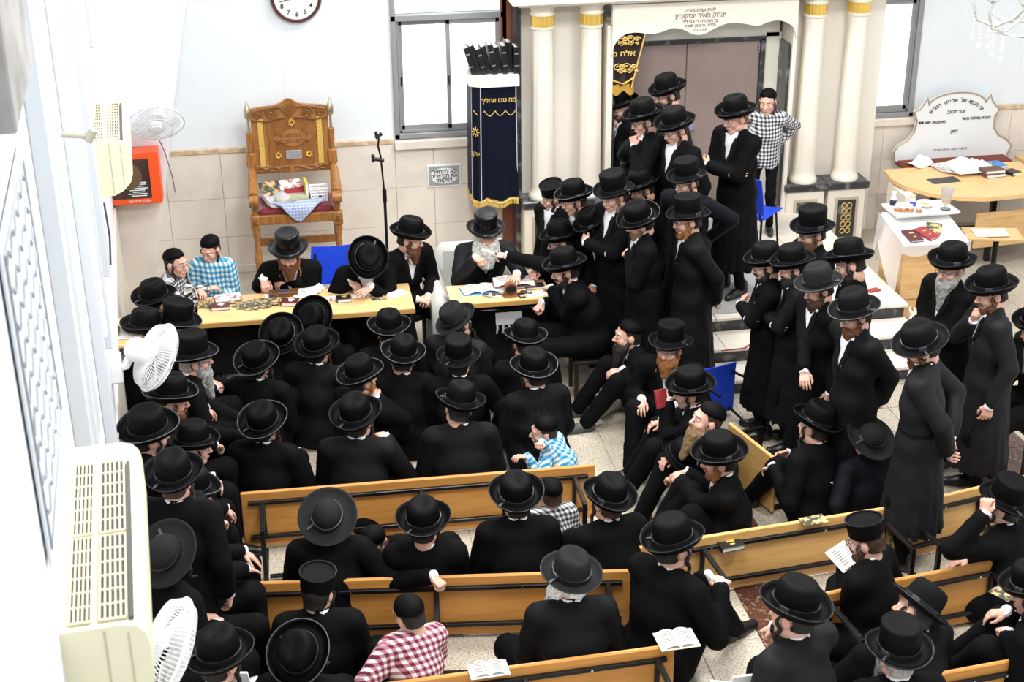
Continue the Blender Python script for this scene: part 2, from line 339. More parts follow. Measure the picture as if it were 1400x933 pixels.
for x in(2.53,3.0,5.22,5.66):
    n=48
    def flute(p,r,z,t): 
        k=1-.06*max(0,math.cos(8*t))**3 if .86<z<2.36 else 1
        return (p.x*k,p.y*k,p.z)
    prof=[(.0,.718),(.135,.718),(.14,.745),(.125,.775),(.115,.80),(.112,.84)]+[(.112-.012*i/10,  .86+1.5*i/10) for i in range(11)]+[(.1,2.38),(.112,2.39),(.114,2.405),(.1,2.415),(.1,2.42)]
    c=ak(MB().lathe(prof,n,(x,13.52,0),fn=flute),'column',cream,smooth=True)
    MB().lathe([(.1,2.418),(.106,2.418),(.106,2.52),(.1,2.52)],40,(x,13.52,0),fn=lambda p,r,z,t:(p.x*(1+.03*math.cos(20*t)),p.y*(1+.03*math.cos(20*t)),z)).build('capital_band',gold,c,True)
    MB().lathe([(.1,2.515),(.118,2.52),(.12,2.535),(.105,2.55),(.115,2.58),(.135,2.6),(.14,2.63),(.0,2.63)],32,(x,13.52,0)).build('capital',cream,c,True)
ak(MB().box((4.08,13.55,3.15),(3.75,.56,1.0),bev=.01).box((4.08,13.5,2.67),(3.65,.42,.08),bev=.02),'entablature',cream)
# pelmet
bot=[(3.18,2.12),(3.2,2.22),(3.28,2.31),(3.4,2.335),(3.55,2.315),(3.66,2.33),(3.76,2.36),(3.86,2.345),(3.95,2.30),(4.03,2.285),(4.1,2.30),(4.2,2.35),(4.33,2.385),(4.48,2.37),(4.6,2.345),(4.7,2.375),(4.8,2.39),(4.9,2.36),(4.97,2.30),(5.0,2.2)]
sm=[]
for i in range(len(bot)-1):
    p0,p1,p2,p3=bot[max(i-1,0)],bot[i],bot[i+1],bot[min(i+2,len(bot)-1)]
    for t in(0,.25,.5,.75): sm.append(tuple(.5*(2*p1[k]+(p2[k]-p0[k])*t+(2*p0[k]-5*p1[k]+4*p2[k]-p3[k])*t*t+(-p0[k]+3*p1[k]-3*p2[k]+p3[k])*t**3) for k in(0,1)))
pel=MB()
sm.append(bot[-1])
for (xa,za),(xb,zb) in zip(sm,sm[1:]):
    if xb>xa: pel._add([(xa,13.4,za),(xb,13.4,zb),(xb,13.4,2.6),(xa,13.4,2.6),(xa,13.46,za),(xb,13.46,zb),(xb,13.46,2.6),(xa,13.46,2.6)],[(0,1,2,3),(4,7,6,5),(0,4,5,1)])
ak(pel,'pelmet',cream)
ak(MB().box((3.17,13.6,1.4),(.06,.34,2.0),bev=.005),'jamb',cream)
ak(MB().box((5.0,13.6,1.4),(.04,.34,2.0),bev=.005),'jamb',cream)
ak(MB().box((3.215,13.62,1.26),(.03,.3,1.7)).box((4.965,13.62,1.26),(.03,.3,1.75)).box((4.78,13.74,1.26),(.05,.06,1.76)).box((4.08,13.74,2.15),(1.45,.06,.04)),'door_frame',dark_marble)
ak(MB().box((4.07,13.76,2.29),(1.75,.05,.26)).box((4.89,13.76,1.3),(.16,.05,1.8)),'lintel',cream_shade)
for a,b in((3.34,4.01),(4.016,4.755)):
    d=ak(MB().box(((a+b)/2,13.76,1.27),(b-a,.04,1.71),bev=.006),'door',door_paint)
    for z in(.7,2.05): MB().cyl((b-.01 if b>4.3 else a+.01,13.735,z-.05),(b-.01 if b>4.3 else a+.01,13.735,z+.05),.014).build('hinge',steel,d)
    if b>4.3: MB().cyl((a+.05,13.74,1.3),(a+.05,13.68,1.3),.02).cyl((a+.05,13.68,1.3),(a+.05,13.67,1.3),.035).build('knob',steel,d)
for tx,sz,z in(('לע״נ אבינו מורנו',.045,2.52),('יצחק מאיר יוסקוביץ',.062,2.47),('בן החה״ח ר׳ צבי ז״ל',.042,2.415),('נלב״ע ה׳ ניסן תש״ס',.038,2.375),('ת נ צ ב ה',.036,2.335)):
    t=text(tx,sz,(4.03-4.1,13.397-AY,z),grey_ink,ark,bold=.0008)
# side curtain drawn to the left of the doors
cu=tag(empty('ark_curtain',(3.33,13.44,1.80)),'burgundy velvet ark curtain with gold embroidery, drawn aside','curtain')
def cw(t): return .31-.13*t
g=[[( -.13+cw(t)*u, .015*math.sin(u*11)*(.5+t), .72-.72*t+.03*math.sin(u*PI)) for u in np.linspace(0,1,13)] for t in np.linspace(0,1,15)]
MB().sheet(g,.006).build('cloth',burgundy_velvet,cu,True)
def scroll(cx,cz,r,s=1,turns=1.6,n=20,y=-.028): return [(cx+s*r*(1-i/n*.85)*math.cos(turns*2*PI*i/n),y,cz+r*(1-i/n*.85)*math.sin(turns*2*PI*i/n)) for i in range(n)]
em=MB()
for cz in(.62,.27):
    for cx,r,s in((-.06,.05,1),(.03,.05,-1),(.095,.03,1),(-.02,.03,1)): em.tube(scroll(cx-(.03 if cz<.5 else 0),cz,r,s),.006,5); em.tube(scroll(cx,cz-.055,r*.6,-s),.005,5)
em.tube([(-.13+cw(t)+.0,-.02,.72-.72*t) for t in np.linspace(0,1,10)],.008,5); em.build('embroidery',gold_thread,cu,True)
text('אלה מ',.085,(-.035,-.03,.44),gold_thread,cu,bold=.002)
fr=MB()
for i in range(22): 
    u=i/21; x=-.13+.2*u; fr.cyl((x,-.01,.06-.05*abs(u-.5)),(x,-.012,-.07-.03*math.sin(u*9)),.0055,n=5)
fr.tube([(-.13,-.015,.1),(-.03,-.018,.05),(.07,-.015,.12)],.012,6); fr.build('fringe',gold,cu)

cu.scale=(1,1,.76)
# ------------------------------------------------------------------ wall pulpit with navy cover, books on it
pb=struct('trim_30',MB().box((2.245,13.885,1.75),(.12,.03,3.4),bev=.004),red_wood)
am=tag(empty('prayer_lectern',(2.05,13.62,.72)),'tall lectern under a navy velvet cover with gold fringe, beside the window','lectern')
def oct_(hw,hd,c=.12): return [(-hw,hd),(-hw,-hd+c*.6),(-hw+c,-hd),(hw,-hd),(hw,hd)]
def octprism(mb,poly,z0,z1): 
    n=len(poly); return mb._add([(x,y,z0) for x,y in poly]+[(x,y,z1) for x,y in poly],[(i,(i+1)%n,n+(i+1)%n,n+i) for i in range(n)]+[tuple(range(n))[::-1],tuple(range(n,2*n))])
octprism(MB(),oct_(.235,.235),1.16,1.26).build('top_slab',mat('slab_white',(.78,.76,.7),.4),am)
octprism(MB(),oct_(.17,.17),.1,1.16).build('body',red_wood,am)
loop=[(-.205,.2),(-.205,.0),(-.205,-.12),(-.14,-.2),(-.05,-.205),(.07,-.2),(.205,-.205),(.205,.0),(.205,.2)]
pp=[]
for (a,b) in zip(loop,loop[1:]): pp+=[(a[0]+(b[0]-a[0])*t,a[1]+(b[1]-a[1])*t) for t in np.linspace(0,1,7)[:-1]]
pp.append(loop[-1])
g=[[(x*(1+.05*t)+.006*t*math.sin(i*1.3),y*(1+.06*t)-.012*t*math.sin(i*1.1),1.16-1.14*t+(-.02*math.sin(i*.5)*t)) for i,(x,y) in enumerate(pp)] for t in np.linspace(0,1,12)]
cv=MB().sheet(g,.006).build('cover',navy_velvet,am,True)
fr=MB(); last=g[-1]
for i,p in enumerate(last):
    for k in(0,.5):
        q=last[min(i+1,len(last)-1)]; x,y,z=(p[0]+(q[0]-p[0])*k,p[1]+(q[1]-p[1])*k,p[2]); fr.cyl((x,y,z+.02),(x,y,z-.05),.006,n=5)
fr.tube(last,.01,5); fr.build('fringe',gold_thread,cv)
fe=MB()
for x in(-.203,.2): fe.tube([(x*(1+.05*t)+(.004 if x>0 else -.004),-.21*(1+.06*t) if x>0 else -.11,1.15-1.12*t) for t in np.linspace(0,1,8)],.005,5)
fe.tube([(-.135-.01*t,-.215-.012*t,1.15-1.12*t) for t in np.linspace(0,1,8)],.005,5)
fe.build('piping',mat('silver_piping',(.6,.6,.7),.4),cv,True)
sw=MB()
for x0,x1 in((-.1,.0),(.0,.1),(.1,.2),(-.2,-.1)): sw.tube([(x0+(x1-x0)*u,(-.222 if x0>-.15 else -.16-.05*u),.93-.05*math.sin(PI*u)) for u in np.linspace(0,1,9)],.004,5)
sw.build('garland',gold_thread,cv,True)
text('מה טבו אהליך',.058,(.035,-.224,1.03),gold_thread,cv,bold=.001)
text('יעקב',.06,(-.19,-.17,.5),gold_thread,cv,rot=(PI/2,0,math.radians(-50)))
rs=MB()
for i in range(8):
    a=i*PI/4; rs.tube([(-.185+.018*math.cos(a)*.6,-.185-.018*math.cos(a)*.6,.72+.018*math.sin(a)),(-.185+.05*math.cos(a)*.6,-.185-.05*math.cos(a)*.6,.72+.05*math.sin(a))],.006,5)
rs.build('rosette',gold_thread,cv)

def book(loc,size,rz=0,cover=black_cover,label='',group=None,tilt=(0,0),pages=paper,cat='book',name='book',extra=None):
    """closed book lying flat: size = width, length, thickness; spine on -x"""
    w,l,t=size; e=tag(empty(name,loc,rz,label,cat,group)); e.rotation_euler=(tilt[0],tilt[1],rz)
    MB().box((0,0,t-.002),(w,l,.004),bev=.0015).box((0,0,.002),(w,l,.004),bev=.0015).box((-w/2+.003,0,t/2),(.006,l,t),bev=.002).build('cover',cover,e)
    MB().box((.003,0,t/2),(w-.012,l-.012,t-.008)).build('pages',pages,e)
    if extra: MB().box((w*.05,l*.18,t+.0005),(w*.35,.018,.001)).box((w*.05,-.15*l,t+.0005),(w*.2,.012,.001)).build('title',extra,e)
    return e
def open_book(loc,w,l,rz=0,label='',cover=brown_cover,group=None,tilt=0,name='open_book'):
    e=tag(empty(name,loc,rz,label,'book',group)); e.rotation_euler=(tilt,0,rz)
    MB().box((0,0,.004),(w+.02,l+.015,.006),bev=.002).build('cover',cover,e)
    for s in(-1,1):
        g=[[(s*w/2*u,y,.008+.022*math.sin(PI*min(1,u*1.15))**.6*(1-.55*u)) for u in np.linspace(0,1,9)] for y in(-l/2,0,l/2)]
        g2=MB(); P=[[V(p) for p in r] for r in g]
        pg=MB().sheet(g,.004).build('page_block',paper,e,True)
        ln=MB()
        for k in range(7): 
            y=l*.36-k*l*.11; ln.box((s*w*.26,y,.0285),(w*.34,.005,.001))
        ln.build('print_lines',grey_ink,pg)
    return e
def leaf(loc,w,l,rz=0,label='',m=paper,group=None,name='sheet_of_paper',cat='paper',curl=.004,lines=False):
    g=[[(w*(u-.5),l*(v-.5),.002+curl*(u-.4)**2*4*(1 if v>.3 else .5)) for u in np.linspace(0,1,5)] for v in np.linspace(0,1,4)]
    o=MB().sheet(g,.0016).build(name,m,None,True,loc,(0,0,rz)); return tag(o,label,cat,group)
for i in range(9):
    x=-.18+i*.05; h=.27+.02*math.sin(i*2.1); ln=math.radians([-16,-15,-14,-13,-10,-8,-4,-2,0][i])
    e=tag(empty('prayer_book',(2.05+x,13.6+.03*math.sin(i*3),1.982)),'%s black prayer book standing on the navy lectern'%['leftmost','second','third','fourth','fifth','sixth','seventh','eighth','rightmost'][i],'book','black books on the lectern'); e.rotation_euler=(0,ln,0)
    MB().box((-.021,0,h/2),(.005,.22,h),bev=.0015).box((.021,0,h/2),(.005,.22,h),bev=.0015).box((0,-.11,h/2),(.047,.006,h),bev=.002).build('cover',black_cover,e)
    MB().box((0,.004,h/2-.004),(.038,.205,h-.02)).build('pages',paper,e)
    if i%2==0: MB().box((0,-.114,h*.75),(.036,.002,.012)).box((0,-.114,h*.3),(.036,.002,.008)).build('spine_label',mat('silver_foil',(.6,.6,.62),.3,.8),e)

# ------------------------------------------------------------------ clock, sign
ck=tag(empty('wall_clock',(.26,13.87,2.70)),'round white wall clock with black numerals and dark red rim','clock')
MB().lathe([(.2,-.02),(.235,-.02),(.24,.0),(.23,.025),(.205,.02),(.2,-.02)],40).build('rim',mat('clock_rim',(.07,.008,.012),.25),ck,True,rot=(PI/2,0,0))
MB().lathe([(0,.0),(.207,.0),(.207,.008),(0,.008)],40).build('dial',mat('clock_dial',(.82,.81,.78),.5),ck,False,rot=(PI/2,0,0))
for h in range(1,13):
    a=PI/2-h*PI/6; text(str(h)[::-1],.062,(.155*math.cos(a),-.011,.155*math.sin(a)),ink,ck,name='numeral',bold=.001)
for a,l,w in((math.radians(192),.155,.008),(math.radians(170),.1,.011)):
    MB().box((l/2,0,0),(l,.003,w)).build('hand',ink,ck,rot=(0,-a,0),loc=(0,-.016,0))
sg=tag(empty('wall_sign',(1.6,13.868,.885)),'small grey notice with a white oval and Hebrew lettering on the marble wall','sign')
MB().box((0,0,0),(.335,.012,.235),bev=.004).build('border',white_plastic,sg)
MB().box((0,-.005,0),(.305,.008,.2)).build('panel',mat('sign_grey',(.3,.32,.33),.5),sg)
MB().lathe([(0,0),(.098,0),(.098,.004),(0,.004)],36,sx=1.42,sy=.83).build('oval',white_plastic,sg,rot=(PI/2,0,0),loc=(0,-.009,0))
for i,l in enumerate(('נא להחזיר','את הספרים','למקומן')): text(l,.055,(0,-.0145,.045-.045*i),ink,sg,bold=.0012)

# ------------------------------------------------------------------ carved chair with its load
ch=tag(empty('carved_chair',(.115,13.35,0)),'tall carved wooden ceremonial chair with red seat and gold stars, against the wall','chair')
def turned(x,y,z0,z1,r,top=False):
    n=12; prof=[(0,z0)]
    for i in range(n*4+1):
        t=i/(n*4); z=z0+(z1-z0)*t; k=1+.22*math.sin(t*2*PI*3.2)+.1*math.sin(t*2*PI*8)
        prof.append((r*k*.82,z))
    prof.append((0,z1)); return MB().lathe(prof,12,(x,y,0))
for x in(-.385,.385):
    turned(x,.22,.02,1.52,.034).box((x,.22,1.25),(.085,.07,.14),bev=.01).box((x,.22,.83),(.08,.07,.16),bev=.008).build('back_post',carved_wood,ch,True)
    MB().lathe([(0,1.5),(.018,1.5),(.013,1.56),(.012,1.64),(.03,1.66),(.034,1.70),(.034,1.73),(.022,1.76),(.008,1.8),(.0,1.83)],10,(x,.22,0)).build('finial',mat('brass',(.5,.42,.28),.3,.8),ch,True)
    l=turned(x,-.22,.02,.99,.036).box((x,-.22,.78),(.085,.085,.13),bev=.008).build('front_leg',carved_wood,ch,True)
    rs=MB()
    for a in range(6): rs.tube([(x,-.268,.78),(x+.028*math.cos(a*PI/3),-.268,.78+.028*math.sin(a*PI/3))],.006,5)
    rs.build('rosette',carved_dark,l)
    arm=[]
    for t in np.linspace(0,1,14): arm.append((x+.0*t,.2-.46*t,1.15-.12*t+.06*math.sin(t*PI*1.3)*(1-t)))
    a=MB().tube(arm,[.035+.018*t for t in np.linspace(0,1,14)],10); a.cyl((x-.045,-.27,1.0),(x+.045,-.27,1.0),.055,n=16); a.build('armrest',carved_wood,ch,True)
MB().box((0,-.24,.80),(.74,.04,.09),bev=.008).box((0,.2,.8),(.74,.04,.08),bev=.006).box((-.37,-.01,.8),(.04,.44,.08)).box((.37,-.01,.8),(.04,.44,.08)).box((0,.2,.42),(.74,.035,.07)).box((0,-.2,.3),(.74,.035,.06),bev=.005).build('seat_frame',carved_wood,ch)
MB().box((0,-.01,.86),(.7,.44,.08),bev=.03).build('seat_cushion',red_velvet,ch)
bk=MB().box((0,.23,1.41),(.72,.035,.56),bev=.006); bk.build('back_panel',carved_wood,ch)
crest=[(-.365,1.62)]+[(x,1.74+.03*math.sin((x+.365)/.365*PI*.5)+(.055*math.exp(-(x/.07)**2))) for x in np.linspace(-.365,.365,25)]+[(.365,1.62)]
cr=MB().prism(crest,.205,.25).build('crest_rail',carved_wood,ch)
sc=MB()
for s in(-1,1):
    for cx,r in((.17,.055),(.29,.04)): sc.tube([(s*(cx+ r*(1-i/22*.8)*math.cos(1.7*2*PI*i/22)),.2,1.685+r*(1-i/22*.8)*math.sin(1.7*2*PI*i/22)) for i in range(22)],.011,6)
    sc.tube([(s*x,.2,1.73+.02*math.sin(x*12)) for x in np.linspace(.06,.34,9)],.012,6)
    sc.tube([(s*x,.2,1.635+.012*math.sin(x*20)) for x in np.linspace(.05,.35,12)],.012,6)
for a in np.linspace(-1,1,7): sc.tube([(0,.2,1.65),(.06*a,.196,1.73),(.075*a,.2,1.775-.03*a*a)],[.006,.013,.008],6)
sc.build('carving',carved_dark,cr,True)
lo=MB().box((0,.225,1.15),(.72,.04,.085),bev=.008).build('lower_rail',carved_wood,ch)
sc=MB()
for s in(-1,1):
    sc.tube([(s*x,.2,1.15+.018*math.sin(x*26)) for x in np.linspace(.02,.33,20)],.009,6); sc.tube([(s*x,.2,1.15-.018*math.sin(x*26)) for x in np.linspace(.02,.33,20)],.007,6)
sc.build('carving',carved_dark,lo,True)
for x in(-.275,.275): MB().box((x,.207,1.41),(.052,.014,.46),bev=.004).build('gilt_strip',mat('gilt_strip',(.8,.55,.14),.35,.5,bump=(70,.8)),ch)
MB().box((0,.21,1.415),(.43,.012,.46),bev=.003).build('inset_panel',mat('carved_wood_mid',(.27,.11,.03),.4,noise=(6,(.2,.075,.018),.4,.7,(6,6,1))),ch)
def star(mb,x,y,z,r):
    for f in(0,PI):
        pts=[(x+r*math.sin(f+k*2*PI/3),y,z+r*math.cos(f+k*2*PI/3)) for k in range(3)]
        mb.tube(pts+[pts[0]],.0065,5)
    return mb
for x,z in((.02,1.60),(-.125,1.285),(.165,1.285)): star(MB(),x,.196,z,.034).build('gilt_star',gold,ch)
MB().prism([(.02+.16*math.cos(a)*(1+.1*math.cos(4*a)),1.45+.075*math.sin(a)*(1+.15*math.cos(4*a))) for a in np.linspace(0,2*PI,30)[:-1]],.196,.204).build('cartouche',mat('cartouche',(.33,.15,.045),.4),ch)
for l,z in(('זה הכסא של',1.475),('אליהו הנביא',1.42)): text(l,.058,(.02,.194,z),carved_dark,ch,bold=.001)
MB().box((.02,.2,1.285),(.15,.008,.085),bev=.003).build('name_plate',mat('silver_plate',(.55,.56,.55),.35,.6),ch)
for k in range(4): MB().box((.02,.1955,1.312-.018*k),(.11-.02*(k%2),.001,.004)).build('plate_line',grey_ink,ch)
# load on the seat
sx,sy,sz=.115,13.35,.90
book((sx-.22,sy+.1,sz+.07),(.2,.2,.03),.3,brochure,'dark book with a golden flower picture on the carved chair',tilt=(.55,0))
book((sx-.04,sy+.12,sz+.10),(.2,.15,.025),.1,brochure_b,'picture-covered booklet at the top of the pile on the chair',tilt=(.35,0))
book((sx-.0,sy+.03,sz+.075),(.19,.13,.022),.05,red_cover,'thin red book on the pile on the carved chair',tilt=(.2,0))
def cloth(name,pts,m,label,cat='cloth',th=.008):
    return tag(MB().sheet(pts,th).build(name,m,None,True),label,cat)
def drape(cx,cy,z0,w,d,fn,rz=0,n=12):
    c,s=math.cos(rz),math.sin(rz); G=[]
    for j in range(n):
        r=[]
        for i in range(n):
            u,v=i/(n-1)-.5,j/(n-1)-.5; x,y=u*w,v*d; X,Y=cx+c*x-s*y,cy+s*x+c*y; r.append((X,Y,z0+fn(X-cx,Y-cy)))
        G.append(r)
    return G
cloth('folded_cloth',drape(sx-.17,sy-.04,sz+.045,.26,.3,lambda x,y:.02*math.sin(x*30+y*8)+.015*math.cos(y*22),.4),mat('grey_cloth',(.5,.48,.5),.9),'crumpled pale grey cloth under the books on the carved chair',th=.03)
cloth('folded_cloth',drape(sx-.04,sy-.05,sz+.055,.3,.22,lambda x,y:.008*math.sin(x*20),.12),mat('green_cloth',(.42,.42,.27),.9),'folded sage green cloth on the carved chair',th=.025)
G=[]
for j in range(14):
    v=j/13; r=[]
    for i in range(12):
        u=i/11; x=sx-.22+.47*u; d=.34*v*(1-abs(u-.52)*1.5); yy=sy-.1-min(d,.175); zz=sz+.035-max(0,d-.165)*1.0+.006*math.sin(u*14)
        r.append((x,yy-.012*(d>.165),zz))
    G.append(r)
cloth('checked_towel',G,check_mat('blue_towel',(.22,.27,.45),(.36,.42,.58),(.5,.56,.7),.03),'blue and white checked cloth hanging over the chair seat edge','towel',.012)
bs=tag(empty('plastic_basket',(sx+.225,sy-.03,sz)),'small white plastic basket with holes on the carved chair','basket')
b=MB()
for z in np.linspace(0,.12,5): 
    k=.8+.2*z/.12; b.tube([(.085*k*a,.065*k*c,z+.005) for a,c in((-1,-1),(1,-1),(1,1),(-1,1))],.007,5,True)
for u in np.linspace(-1,1,8):
    for c in(-1,1): b.box((.077*u*.9,.058*c,.06),(.008,.006,.12))
for u in np.linspace(-1,1,6):
    for c in(-1,1): b.box((.077*c,.055*u,.06),(.006,.008,.12))
b.box((0,0,.004),(.14,.1,.006)); b.build('basket_frame',white_plastic,bs); MB().box((.01,-.062,.045),(.03,.004,.035)).build('tag',ink,bs)
tag(MB().tube([(0,0,0),(.01,0,.05),(.012,0,.09)],[.02,.024,.016],8).build('spray_bottle',mat('pale_pink',(.7,.5,.5),.5),None,True,(sx+.2,sy-.02,sz+.02)),'pale pink bottle sticking out of the white basket','bottle')
book((sx+.105,sy+.02,sz+.02),(.03,.2,.16),.1,mat('yellow_folder',(.62,.55,.12),.5),'yellow folder standing beside the white basket',cat='folder',name='folder')
book((sx+.07,sy+.0,sz+.0),(.05,.2,.07),.1,mat('dark_blue_cover',(.02,.03,.07),.5),'dark blue book lying beside the yellow folder')

# microphone stand
ms=tag(empty('microphone_stand',(.93,12.9,0)),'tall thin black microphone stand in front of the marble wall','stand')
for k in range(3): MB().tube([(0,0,.12),(.26*math.cos(k*2.1),.26*math.sin(k*2.1),.01)],.011).build('leg',black_metal,ms)
MB().cyl((0,0,.1),(0,0,1.05),.014).cyl((0,0,.98),(0,0,1.1),.02).build('pole',black_metal,ms)
MB().cyl((0,0,1.05),(-.02,0,1.42),.009).tube([(-.02,0,1.42),(-.04,-.01,1.52),(-.03,-.02,1.6)],.009).build('upper_pole',black_metal,ms)
MB().cyl((-.09,0,1.40),(.01,0,1.38),.018).cyl((-.09,0,1.37),(-.09,0,1.44),.016).build('boom_clamp',black_plastic,ms)
MB().cyl((-.06,-.02,1.6),(.0,-.02,1.64),.017).cyl((-.05,-.02,1.62),(-.055,-.02,1.66),.014).build('microphone_clip',black_plastic,ms)

# ------------------------------------------------------------------ pier: fire hose cabinet, wall fan
fc=tag(empty('fire_hose_cabinet',(-1.16,12.59,1.5)),'orange-red fire hose cabinet on the corner pier','cabinet')
MB().box((-.12,-.1,0),(.5,.2,.46),bev=.006).build('case',orange_red,fc)
MB().box((-.12,-.202,.0),(.33,.006,.35),bev=.002).build('window_pane',glass_dark,fc)
MB().lathe([(.05,0),(.12,0),(.12,.01),(.05,.01)],24).build('hose_reel',mat('hose',(.12,.07,.03),.5),fc,rot=(PI/2,0,0),loc=(-.14,-.205,.03))
n=MB().box((-.07,-.207,-.09),(.2,.004,.16)); nt_=n.build('notice',mat('notice_black',(.03,.03,.03),.5),fc)
w=MB()
for k in range(8): w.box((-.07+.01*(k%2),-.2098,-.03-.017*k),(.16-.03*(k%3),.001,.007))
w.build('notice_lines',paper,nt_)
text('גלגלון כיבוי אש',.03,(-.06,-.203,-.2),paper,fc)
def fan(loc,aim,label,r=.2,mount=None,guard=fan_film,nw=40,bodymat=fan_white):
    """wall fan: motor housing, blades, wire guard; aim = direction it blows"""
    e=tag(empty('wall_fan',loc),label,'fan'); q=V(aim).to_track_quat('Z','Y').to_matrix().to_4x4(); 
    def part(mb,name,m,smooth=True): o=mb.build(name,m,e,smooth); o.matrix_local=q; return o
    part(MB().lathe([(0,-.2),(.05,-.195),(.075,-.16),(.08,-.06),(.07,-.03),(0,-.03)],20),'motor_housing',bodymat)
    part(MB().lathe([(0,.06),(.045,.055),(.05,.04),(.05,.02),(0,.02)],20),'hub',bodymat)
    for k in range(3):
        g=[[(rr*math.cos(k*2.094+a*(.55+.25*rr/r)),rr*math.sin(k*2.094+a*(.55+.25*rr/r)),.02+.03*a) for a in np.linspace(-.9,.9,6)] for rr in np.linspace(.045,r*.9,6)]
        part(MB().sheet(g,.004),'blade',clear if guard is fan_film else bodymat)
    w=MB(); w.tube([(r*math.cos(a),r*math.sin(a),0.01) for a in np.linspace(0,2*PI,37)[:-1]],.008,6,True)
    for k in range(nw):
        a=k*2*PI/nw; c,s=math.cos(a),math.sin(a)
        for zf in(1,-1): w.tube([(.05*c,.05*s,.07*zf),(r*.6*c,r*.6*s,.066*zf),(r*.9*c,r*.9*s,.045*zf),(r*c,r*s,.01)],.0024,4)
    for rr,z in((.06,.07),(r*.6,.066)): w.tube([(rr*math.cos(a),rr*math.sin(a),z) for a in np.linspace(0,2*PI,25)[:-1]],.0035,5,True)
    part(w,'wire_guard',guard); part(MB().lathe([(0,.072),(.055,.072),(.055,.085),(0,.09)],20),'badge',bodymat)
    if mount is not None:
        mt=V(mount)-V(loc); bk=V(aim).normalized()*-.15
        MB().tube([tuple(bk),tuple((bk+mt)/2+V((0,0,-.05))),tuple(mt)],.03,8).build('bracket',bodymat,e,True)
        MB().box(tuple(mt),(.09,.09,.2),bev=.015).build('wall_plate',bodymat,e)
    return e
fan((-1.0,12.25,2.03),(.05,-.72,-.62),'translucent wall fan above the orange fire cabinet',.23,mount=(-1.08,12.55,1.93))
MB_c=MB().tube([(-1.06,12.5,1.95),(-.97,12.45,1.7),(-.94,12.56,1.45),(-.93,12.57,1.3)],.005,5); tag(MB_c.build('fan_cord',mat('grey_cord',(.12,.12,.12),.5),None,True),'thin dark cord hanging from the fan on the pier','cord')
fan((-.86,8.55,1.55),(.80,.25,-.55),'white wall fan turned towards the seated men near the writing table',.22,mount=(wall_x(8.5)+.03,8.5,1.52),guard=mat('fan_white_wire',(.82,.82,.82),.4),nw=72)
fan((-.62,5.15,1.75),(.86,.05,-.5),'white wall fan below the nearer air conditioner',.23,mount=(wall_x(5.1)+.03,5.1,1.72),guard=mat('fan_white_wire',(.82,.82,.82)),nw=72)

# ------------------------------------------------------------------ air conditioners on the side wall
def aircon(y0,y1,ztop,label):
    ym=(y0+y1)/2; e=tag(empty('air_conditioner',(wall_x(ym),ym,ztop),WA),label,'air conditioner'); L=y1-y0; D,H=.26,.37
    prof=[(0,0),(D-.07,0),(D-.03,-.012),(D-.008,-.04),(D,-.08),(D,-H+.14),(D-.02,-H+.08),(D-.07,-H+.03),(D-.13,-H),(0,-H)]
    def slab(a,b,z0,z1):
        m=MB(); n=len(prof); m._add([(x,a,z) for x,z in prof]+[(x,b,z) for x,z in prof],[(i,(i+1)%n,n+(i+1)%n,n+i) for i in range(n)]+[tuple(range(n)),tuple(range(n,2*n))[::-1]]); return m
    slab(-L/2,L/2,0,0).build('casing',cream_plastic,e,True)
    g0,g1=-L/2+.03,L/2-.16
    for xa,xb in((.03,.095),(.12,.2)):
        for ya,yb in((g0,(g0+g1)/2-.012),((g0+g1)/2+.012,g1)):
            gr=MB().box(((xa+xb)/2,(ya+yb)/2,.0015),(xb-xa,yb-ya,.004)).build('air_slot',grille_dark,e)
            b=MB()
            for k in range(6): b.box((xa+(xb-xa)*k/5,(ya+yb)/2,.006),(.0055,yb-ya,.009))
            for k in range(7): b.box(((xa+xb)/2,ya+(yb-ya)*k/6,.007),(xb-xa,.006,.008))
            b.build('grille_bars',cream_plastic,gr)
    MB().box((.215,(g0+g1)/2,.0),(.014,g1-g0,.012)).build('front_slot',grille_dark,e)
    MB().box((.13,-L/2-.002,-H/2),(.004,.003,H-.03)).box((.2,-L/2-.002,-H/2+.02),(.003,.003,H-.1)).build('casing_seam',mat('seam',(.5,.45,.3),.6),e)
    MB().box((-.012,0,-H/2),(.03,L-.04,H-.05)).build('mounting_plate',grille_dark,e)
    return e
aircon(3.82,5.02,2.80,'large cream air conditioner on the near end of the side wall')
aircon(9.42,10.5,2.70,'small-looking cream air conditioner far along the side wall')
tag(MB().tube([(wall_x(9.3)+.06,9.3,2.33),(wall_x(9.3)+.07,9.28,2.1),(wall_x(9.3)+.05,9.3,1.9)],.007,5).build('drain_hose',mat('dark_hose',(.06,.05,.09),.5),None,True),'dark drain hose below the farther air conditioner','hose')
pipe=MB().tube([(wall_x(7.9)+.03,7.9,2.0),(wall_x(7.9)+.03,7.9,4.2)],.018,8); tag(pipe.build('conduit_pipe',white_gloss,None,True),'white conduit running up the side wall','pipe')
cp=MB().cyl((wall_x(6.4)+.0,6.4,3.62),(wall_x(6.4)+.16,6.4,3.60),.012).cyl((wall_x(6.4)+.15,6.4,3.58),(wall_x(6.4)+.18,6.4,3.63),.02); tag(cp.build('valve_spigot',mat('old_brass',(.45,.42,.34),.5,.4),None,True),'small metal tap end sticking out of the side wall','tap')
po=tag(empty('wall_poster',(wall_x(4.3)+.012,4.3,3.55),WA),'faded white poster with grey script on the side wall','poster')
MB().box((0,0,0),(.008,1.0,1.0)).build('sheet',mat('poster_white',(.66,.69,.73),.5),po)
w=MB()
for k in range(9):
    w.tube([(.006,-.42+.84*t,.42-.1*k+.025*math.sin(t*30+k)) for t in np.linspace(0,1,22)],.005,4)
